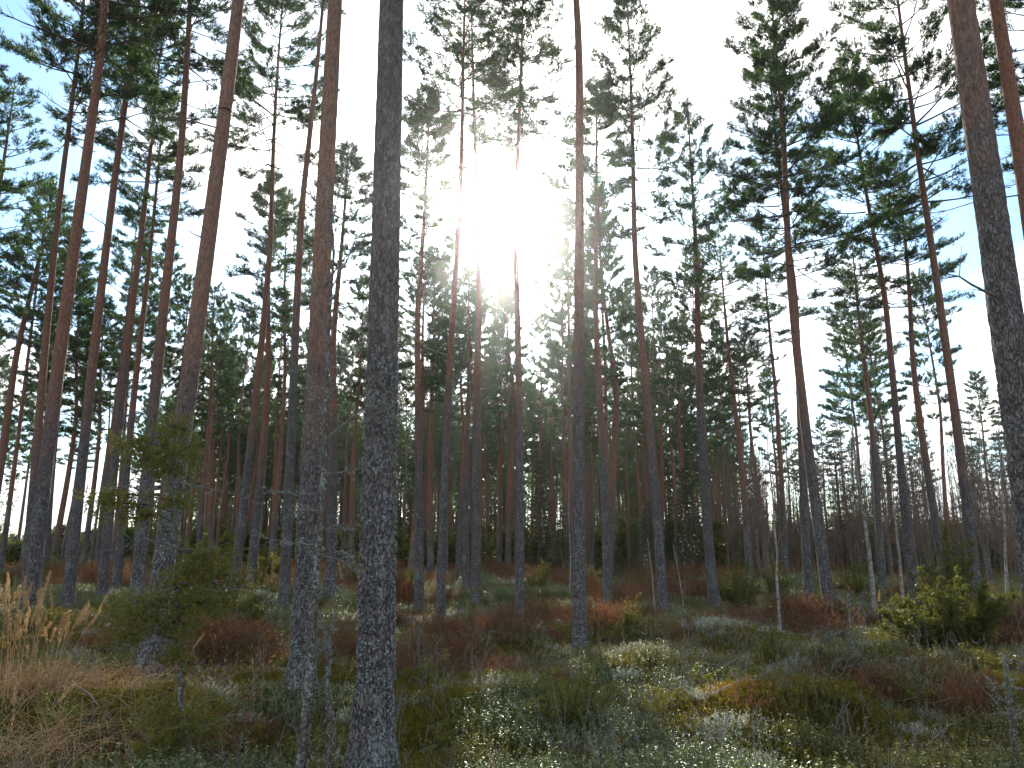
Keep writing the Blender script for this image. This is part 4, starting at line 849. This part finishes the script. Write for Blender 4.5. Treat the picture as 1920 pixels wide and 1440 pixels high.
# ------------------------------------------------------------------ dry grass on the left
def grass_clump(cx, cy, n, hmax, spread, lean, label, seed, blades):
    gg = np.random.default_rng(seed); z0 = land1(cx, cy); e = obj('dry_grass_clump', None, None, label, 'grass', 'dry grass clumps', loc=(cx, cy, z0))
    for k in range(n):
        o = np.array([gg.normal(0, spread), gg.normal(0, spread * .8), -0.03]); h = hmax * gg.uniform(.62, 1.05); dv = np.array([lean + gg.normal(0, .16), gg.normal(0, .14), 0]) * h
        t = np.linspace(0, 1, 8)[:, None]; P = o + np.array([0, 0, h]) * t + dv * t ** 2.0 + np.array([0, 0, -0.10]) * h * t ** 3 * abs(lean + .2)
        gm = Geo(); gm.add(*tubes(P[None], np.linspace(.0030, .0012, 8)[None], 3)); s = obj('stalk', gm.mesh('grass_stalk', M['straw']), e)
        m = 70; u = gg.uniform(.80, 1.0, m); i = np.minimum(6, (u * 7).astype(int)); f = (u * 7 - i)[:, None]; pp = P[i] * (1 - f) + P[i + 1] * f
        ax = unit(P[-1] - P[-3])[None] + gg.normal(0, .2, (m, 3)); gm = Geo(); gm.add(*needles(pp + gg.normal(0, .004, (m, 3)), ax, .012, .030, .0045, 3, (5, 28), gg)); obj('plume', gm.mesh('grass_plume', M['straw']), s)
    B = []; RB = []
    for k in range(blades):
        o = np.array([gg.normal(0, spread * 1.3), gg.normal(0, spread * 1.2), -0.02]); h = gg.uniform(.18, .62); a = gg.uniform(0, 6.28); q = gg.uniform(.3, 1.2); t = np.linspace(0, 1, 5)[:, None]
        B.append(o + np.array([0, 0, h]) * (t - .55 * q * t ** 2.4) + np.array([math.cos(a), math.sin(a), 0]) * h * q * t ** 1.6); RB.append([.0022, .0022, .002, .0015, .0008])
    gm = Geo(); gm.add(*tubes(np.array(B), np.array(RB), 3)); obj('blades', gm.mesh('grass_blades', M['straw']), e, kind='stuff')
for k, (u, v, d, n, h, sp, ln, lab, bl) in enumerate([
    (-10, 1400, 6.9, 22, 1.15, .16, .02, 'dense plumed dry grass clump at the left picture edge', 260),
    (45, 1380, 7.2, 16, 1.10, .15, .05, 'plumed dry grass clump second from the left picture edge', 260),
    (95, 1360, 7.6, 9, 1.00, .13, .12, 'arching dry grass clump with plumes bending right', 260),
    (75, 1425, 6.3, 3, .75, .28, .1, 'matted dry grass tuft in the bottom left corner', 330),
    (165, 1345, 7.8, 2, .7, .30, .2, 'matted dry grass tuft right of the arching clump', 260),
    (20, 1450, 6.0, 2, .7, .25, .2, 'matted straw tuft at the very bottom left', 260),
    (230, 1335, 8.0, 0, .5, .34, .2, 'flattened pale grass tuft before the flared pine', 150)]):
    p = at_depth(u, v, d); grass_clump(p.x, d, n, h, sp, ln, lab, 820 + k, bl)

# ------------------------------------------------------------------ ground cover (scattered sprigs, nobody could count them)
def leaf_patch(seed, stems, r, h0, h1, leaves, ll, lw, mat):
    g = np.random.default_rng(seed); V = []; gm = Geo(); K = stems * leaves
    b = np.stack([g.normal(0, r * .6, stems), g.normal(0, r * .6, stems), np.zeros(stems)], -1); h = g.uniform(h0, h1, stems); tl = g.normal(0, .25, (stems, 2))
    u = g.uniform(.3, 1.0, (stems, leaves)); P = b[:, None] + np.stack([tl[:, None, 0] * u * h[:, None], tl[:, None, 1] * u * h[:, None], u * h[:, None]], -1)
    P = P.reshape(-1, 3); a = g.uniform(0, 6.28, K); el = g.normal(.25, .38, K); d = np.stack([np.cos(a) * np.cos(el), np.sin(a) * np.cos(el), np.sin(el)], -1)
    sd = unit(np.cross(d, np.array([0, 0, 1.0]) + g.normal(0, .3, (K, 3)))); L_ = (ll * g.uniform(.7, 1.2, K))[:, None]; W_ = (lw * g.uniform(.8, 1.2, K))[:, None] * .5
    nrm = np.cross(sd, d)
    v = np.stack([P, P + d * L_ * .5 + sd * W_ + nrm * L_ * .06, P + d * L_ - nrm * L_ * .05, P + d * L_ * .5 - sd * W_ + nrm * L_ * .06], 1).reshape(-1, 3)
    gm.add(v, np.arange(K * 4).reshape(-1, 4))
    t = np.linspace(0, 1, 3)[None, :, None]; S = b[:, None] + np.concatenate([tl * h[:, None], h[:, None]], 1)[:, None] * t
    gm.add(*tubes(S, np.full((stems, 3), .0016), 3)); return gm.mesh('sprig_patch', mat)
def spike_patch(seed, stems, r, h0, h1, mat, per=9, nl=.022, wd=.006, fan=.35):
    g = np.random.default_rng(seed); gm = Geo(); b = np.stack([g.normal(0, r * .6, stems), g.normal(0, r * .6, stems), np.zeros(stems)], -1); h = g.uniform(h0, h1, stems)
    d = np.concatenate([g.normal(0, fan, (stems, 2)) + b[:, :2] * 1.2, np.ones((stems, 1))], 1); d = unit(d); t = np.linspace(0, 1, 4)[None, :, None]
    S = b[:, None] + d[:, None] * h[:, None, None] * t + np.cumsum(g.normal(0, .006, (stems, 4, 3)), 1); gm.add(*tubes(S, np.full((stems, 4), .0018) * np.array([1, .9, .7, .4]), 3))
    u = g.uniform(.35, 1.05, (stems, per)); P = (b[:, None] + d[:, None] * (h[:, None] * u)[..., None]).reshape(-1, 3) + g.normal(0, .006, (stems * per, 3))
    gm.add(*needles(P, np.repeat(d, per, 0) + g.normal(0, .25, (stems * per, 3)), .02, nl, wd, 3, (10, 50), g)); return gm.mesh('sprig_patch', mat)
def scatter(name, label, cat, pts, scl, protos, seed):
    gg = np.random.default_rng(seed); n = len(pts); me = bpy.data.meshes.new(name); me.vertices.add(n); me.vertices.foreach_set('co', np.ascontiguousarray(pts, np.float32).ravel())
    rot = np.stack([gg.normal(0, .16, n), gg.normal(0, .16, n), gg.uniform(0, 6.28, n)], -1)
    a = me.attributes.new('turn', 'FLOAT_VECTOR', 'POINT'); a.data.foreach_set('vector', rot.astype(np.float32).ravel())
    a = me.attributes.new('size', 'FLOAT', 'POINT'); a.data.foreach_set('value', np.asarray(scl, np.float32))
    a = me.attributes.new('pick', 'INT', 'POINT'); a.data.foreach_set('value', gg.integers(0, len(protos), n).astype(np.int32))
    o = obj(name, me, None, label, cat, None, 'stuff')
    pc = bpy.data.collections.new(name + '_sprigs')
    for k, p in enumerate(protos): pc.objects.link(bpy.data.objects.new(f'{name}_sprig_{k}', p))
    ng = bpy.data.node_groups.new(name, 'GeometryNodeTree'); ng.interface.new_socket('Geometry', in_out='INPUT', socket_type='NodeSocketGeometry'); ng.interface.new_socket('Geometry', in_out='OUTPUT', socket_type='NodeSocketGeometry')
    A = ng.nodes; K = ng.links; gi = A.new('NodeGroupInput'); go = A.new('NodeGroupOutput'); ip = A.new('GeometryNodeInstanceOnPoints'); ci = A.new('GeometryNodeCollectionInfo')
    ci.inputs['Collection'].default_value = pc; ci.inputs['Separate Children'].default_value = True; ci.inputs['Reset Children'].default_value = True
    def na(nm, dt):
        x = A.new('GeometryNodeInputNamedAttribute'); x.data_type = dt; x.inputs['Name'].default_value = nm; return x.outputs['Attribute']
    K.new(gi.outputs[0], ip.inputs['Points']); K.new(ci.outputs[0], ip.inputs['Instance']); ip.inputs['Pick Instance'].default_value = True
    K.new(na('pick', 'INT'), ip.inputs['Instance Index']); e2r = A.new('FunctionNodeEulerToRotation'); K.new(na('turn', 'FLOAT_VECTOR'), e2r.inputs[0]); K.new(e2r.outputs[0], ip.inputs['Rotation']); K.new(na('size', 'FLOAT'), ip.inputs['Scale'])
    K.new(ip.outputs[0], go.inputs[0]); md = o.modifiers.new('scatter', 'NODES'); md.node_group = ng
    return o
def spread(bands, seed):
    gg = np.random.default_rng(seed); X = []; Y = []
    for (y0, y1, dens) in bands:
        n = int(0.8 * (y1 ** 2 - y0 ** 2) * dens); y = np.sqrt(gg.uniform(y0 ** 2, y1 ** 2, n)); X.append(y * gg.uniform(-.8, .8, n)); Y.append(y)
    return np.concatenate(X), np.concatenate(Y)
def blob(x, y, L_):
    dep = y * math.cos(PITCH) - CAM_H * math.sin(PITCH); u = 960 + F_PX * x / dep; v = 720 + F_PX * (y * math.sin(PITCH) + CAM_H * math.cos(PITCH)) / dep; m = np.zeros_like(x)
    for (cu, cv, ru, rv) in L_: m = np.maximum(m, 1.3 - np.sqrt(((u - cu) / ru) ** 2 + ((v - cv) / rv) ** 2))
    return m
HEATH = [(900, 1215, 140, 30), (1000, 1192, 120, 20), (1180, 1185, 90, 18), (1420, 1185, 170, 18), (770, 1255, 120, 25), (440, 1262, 130, 34), (210, 1255, 80, 16), (1650, 1312, 130, 20), (1810, 1318, 70, 22), (1540, 1205, 70, 18), (655, 1250, 70, 36), (1870, 1230, 70, 12), (1290, 1215, 60, 10)]
MOSSY = [(1395, 1358, 75, 22), (1500, 1338, 50, 12), (1010, 1428, 62, 14), (905, 1345, 45, 16)]
GRASSY = [(60, 1340, 190, 110)]
x, y = spread([(3.8, 9, 60), (9, 16, 40), (16, 26, 17), (26, 46, 7)], 1)
hm = blob(x, y, HEATH); mm = blob(x, y, MOSSY); gr = blob(x, y, GRASSY); nz = vnoise(x * .8, y * .8, seed=21); r1 = np.random.default_rng(2).random(len(x))
far_h = (y > 20) & (vnoise(x * .35, y * .35, seed=23) + .5 * vnoise(x * 1.1, y * 1.1, seed=24) > .3)
r2 = np.random.default_rng(12).random(len(x)); nz2 = fbm(x * 1.7, y * 1.7, seed=29, octv=3)
is_h = ((hm + .3 * nz + .45 * nz2 > .55 + .3 * (r2 - .3)) | far_h) & (mm < .4) & (r2 < .62)
nz3 = fbm(x * .9 + 9, y * .9, seed=37, octv=3)
is_m = (mm + .2 * nz > .45) | ((nz3 + .35 * nz2 > .34) & (r2 < .66) & (y < 16))
is_b = ~is_h & ~is_m & (vnoise(x * 1.1 + 5, y * 1.1, seed=22) > .02)
is_g = ~is_h & ~is_m & ~is_b
thin = np.where(gr > .3, r1 < .35, True); z = land(x, y)
far_s = np.clip(1 + (y - 12) * .035, 1, 2.1); sz = np.random.default_rng(3).uniform(.6, 1.25, len(x)) * far_s * np.clip(1.0 + .55 * fbm(x * 1.3 + 4, y * 1.3, seed=41, octv=2), .5, 1.6)
P3 = np.stack([x, y, z - .012], -1)
LING = [leaf_patch(31 + k, 30, .15, .08, .18, 15, .017, .0095, M['lingon']) for k in range(4)]
BEAR = [leaf_patch(41 + k, 30, .15, .09, .20, 16, .0165, .0095, M['lingon_blue']) for k in range(4)]
HEA = [spike_patch(51 + k, 42, .17, .18, .36, M['heather']) for k in range(4)]
MOS = [spike_patch(61 + k, 150, .13, .03, .06, M['moss'], 5, .016, .006, .5) for k in range(3)]
MOG = [spike_patch(71 + k, 120, .16, .03, .08, M['moss_green'], 5, .018, .007, .5) for k in range(3)]
k = is_g & thin; scatter('lingonberry_cover', 'low olive lingonberry sprigs covering the hummocks', 'ground cover', P3[k], sz[k], LING, 4)
k = is_b & thin; scatter('bearberry_cover', 'glossy leaved dwarf shrubs glittering in the low sun', 'ground cover', P3[k], sz[k], BEAR, 5)
k = is_h; scatter('heather_cover', 'rusty brown heather patches among the dwarf shrubs', 'heather', P3[k], sz[k], HEA, 6)
xm, ym = spread([(4, 9, 70)], 7); mk = (blob(xm, ym, MOSSY) + .2 * vnoise(xm * 2, ym * 2, seed=5) > .35)
scatter('golden_moss', 'golden orange moss cushions on low mounds', 'moss', np.stack([xm, ym, land(xm, ym)], -1)[mk], np.random.default_rng(8).uniform(.7, 1.2, mk.sum()), MOS, 9)
xg, yg = spread([(3.8, 10, 45), (10, 18, 20)], 10); gk = (fbm(xg * .9 + 9, yg * .9, seed=37, octv=3) > .22) | (np.random.default_rng(14).random(len(xg)) < .3); xg, yg = xg[gk], yg[gk]
scatter('green_moss', 'yellow-green moss between the dwarf shrubs', 'moss', np.stack([xg, yg, land(xg, yg)], -1), np.random.default_rng(8).uniform(.8, 1.5, len(xg)), MOG, 11)
def dead_patch(seed, n, h0, h1):
    gg = np.random.default_rng(seed); gm = Geo()
    for k in range(n):
        h = gg.uniform(h0, h1); d = np.array([gg.normal(0, .3), gg.normal(0, .3), 1.0]); t = np.linspace(0, 1, 6)[:, None]; b = np.array([gg.normal(0, .06), gg.normal(0, .06), -.03])
        P = b + d * h * t + np.cumsum(gg.normal(0, .012, (6, 3)), 0); gm.add(*tubes(P[None], np.linspace(.0035, .0012, 6)[None], 4))
        for q in range(5):
            i = gg.integers(2, 6); e = unit(d + gg.normal(0, .7, 3)) * h * gg.uniform(.15, .4); gm.add(*tubes((P[i] + e * np.linspace(0, 1, 3)[:, None] + gg.normal(0, .006, (3, 3)))[None], np.array([[.0022, .0016, .001]]), 3))
    return gm.mesh('dead_stems', M['dead_limb'])
M['lichen_sun_pale'] = leaf_mat('lichen_and_sun_patches', (0.34, 0.36, 0.29), (0.58, 0.60, 0.50), 0.25, 0.9, 0.1, (1.0, 1.0, 0.9), 8.0)  # pale lichen colour, with sunlit patches and leaf gloss put into it
PALE = [(1020, 1222, 45, 12), (1065, 1228, 40, 12), (1350, 1212, 50, 14), (790, 1172, 60, 9), (930, 1118, 40, 7), (1040, 1112, 30, 6), (1200, 1145, 40, 7), (465, 1195, 60, 12), (1890, 1205, 50, 12), (900, 1312, 60, 14), (1010, 1318, 50, 12), (1190, 1258, 60, 10), (1285, 1272, 60, 10), (1560, 1212, 40, 8), (1420, 1160, 70, 7), (1620, 1250, 60, 9), (1740, 1335, 50, 10), (1340, 1395, 60, 10), (1010, 1290, 40, 10), (700, 1130, 60, 8), (1090, 1412, 60, 10), (1560, 1418, 60, 12), (1480, 1290, 40, 9)]
xl, yl = spread([(4.5, 12, 45), (12, 20, 26), (20, 32, 9)], 25)
lk = blob(xl, yl, PALE) + .6 * fbm(xl * 2.2, yl * 2.2, seed=61, octv=3) + .25 * (np.random.default_rng(26).random(len(xl)) - .5) > .5; xl, yl = xl[lk], yl[lk]
scatter('lichen_and_sun_patches', 'pale grey-green reindeer lichen cushions on the hummocks, sunlight and leaf gloss put into their colour', 'lichen', np.stack([xl, yl, land(xl, yl)], -1), np.random.default_rng(27).uniform(.7, 1.3, len(xl)) * np.clip(1 + (yl - 12) * .03, 1, 1.6), [spike_patch(120 + k, 70, .11, .06, .15, M['lichen_sun_pale'], 7, .016, .006, .55) for k in range(3)], 28)
xd, yd = spread([(4.2, 9, 5), (9, 18, 2.5), (18, 30, .8)], 15)
scatter('dead_twigs', 'thin bare dead stems poking out of the ground cover', 'twigs', np.stack([xd, yd, land(xd, yd)], -1), np.random.default_rng(16).uniform(.6, 1.5, len(xd)), [dead_patch(90 + k, 3, .18, .5) for k in range(5)], 17)
xs2, ys2 = spread([(4.2, 14, 3.5)], 18); kk = vnoise(xs2 * .6, ys2 * .6, seed=51) > -.1; xs2, ys2 = xs2[kk], ys2[kk]
scatter('straw_tufts', 'scattered pale dead grass blades between the sprigs', 'grass', np.stack([xs2, ys2, land(xs2, ys2)], -1), np.random.default_rng(19).uniform(.6, 1.3, len(xs2)), [spike_patch(95 + k, 12, .05, .15, .34, M['straw'], 1, .05, .004, .6) for k in range(3)], 20)
print('cover', len(x), is_h.sum(), is_b.sum(), is_g.sum())

# ------------------------------------------------------------------ added scattering volume for the glare round the sun
hm_, ht, ho = new_mat('sun_glare_scatter')
pv = nd(ht, 'ShaderNodeVolumePrincipled', i_Density=0.0005, i_Anisotropy=0.95); pv.inputs['Color'].default_value = (0.95, 0.97, 1.0, 1)  # strongly forward scattering, added to imitate lens glare near the sun
ht.links.new(pv.outputs[0], ho.inputs['Volume'])
def box_mesh(name, a, b, mat):
    v = [(x, y, z) for z in (a[2], b[2]) for y in (a[1], b[1]) for x in (a[0], b[0])]
    f = [(0, 2, 3, 1), (4, 5, 7, 6), (0, 1, 5, 4), (2, 6, 7, 3), (0, 4, 6, 2), (1, 3, 7, 5)]
    return mesh_np(name, v, f, False, [mat])
obj('sun_glare_volume', box_mesh('sun_glare_volume', (-2700, -700, -2.0), (2700, 4300, 24), hm_), label='thin added volume giving the lens glare around the sun', kind='stuff')
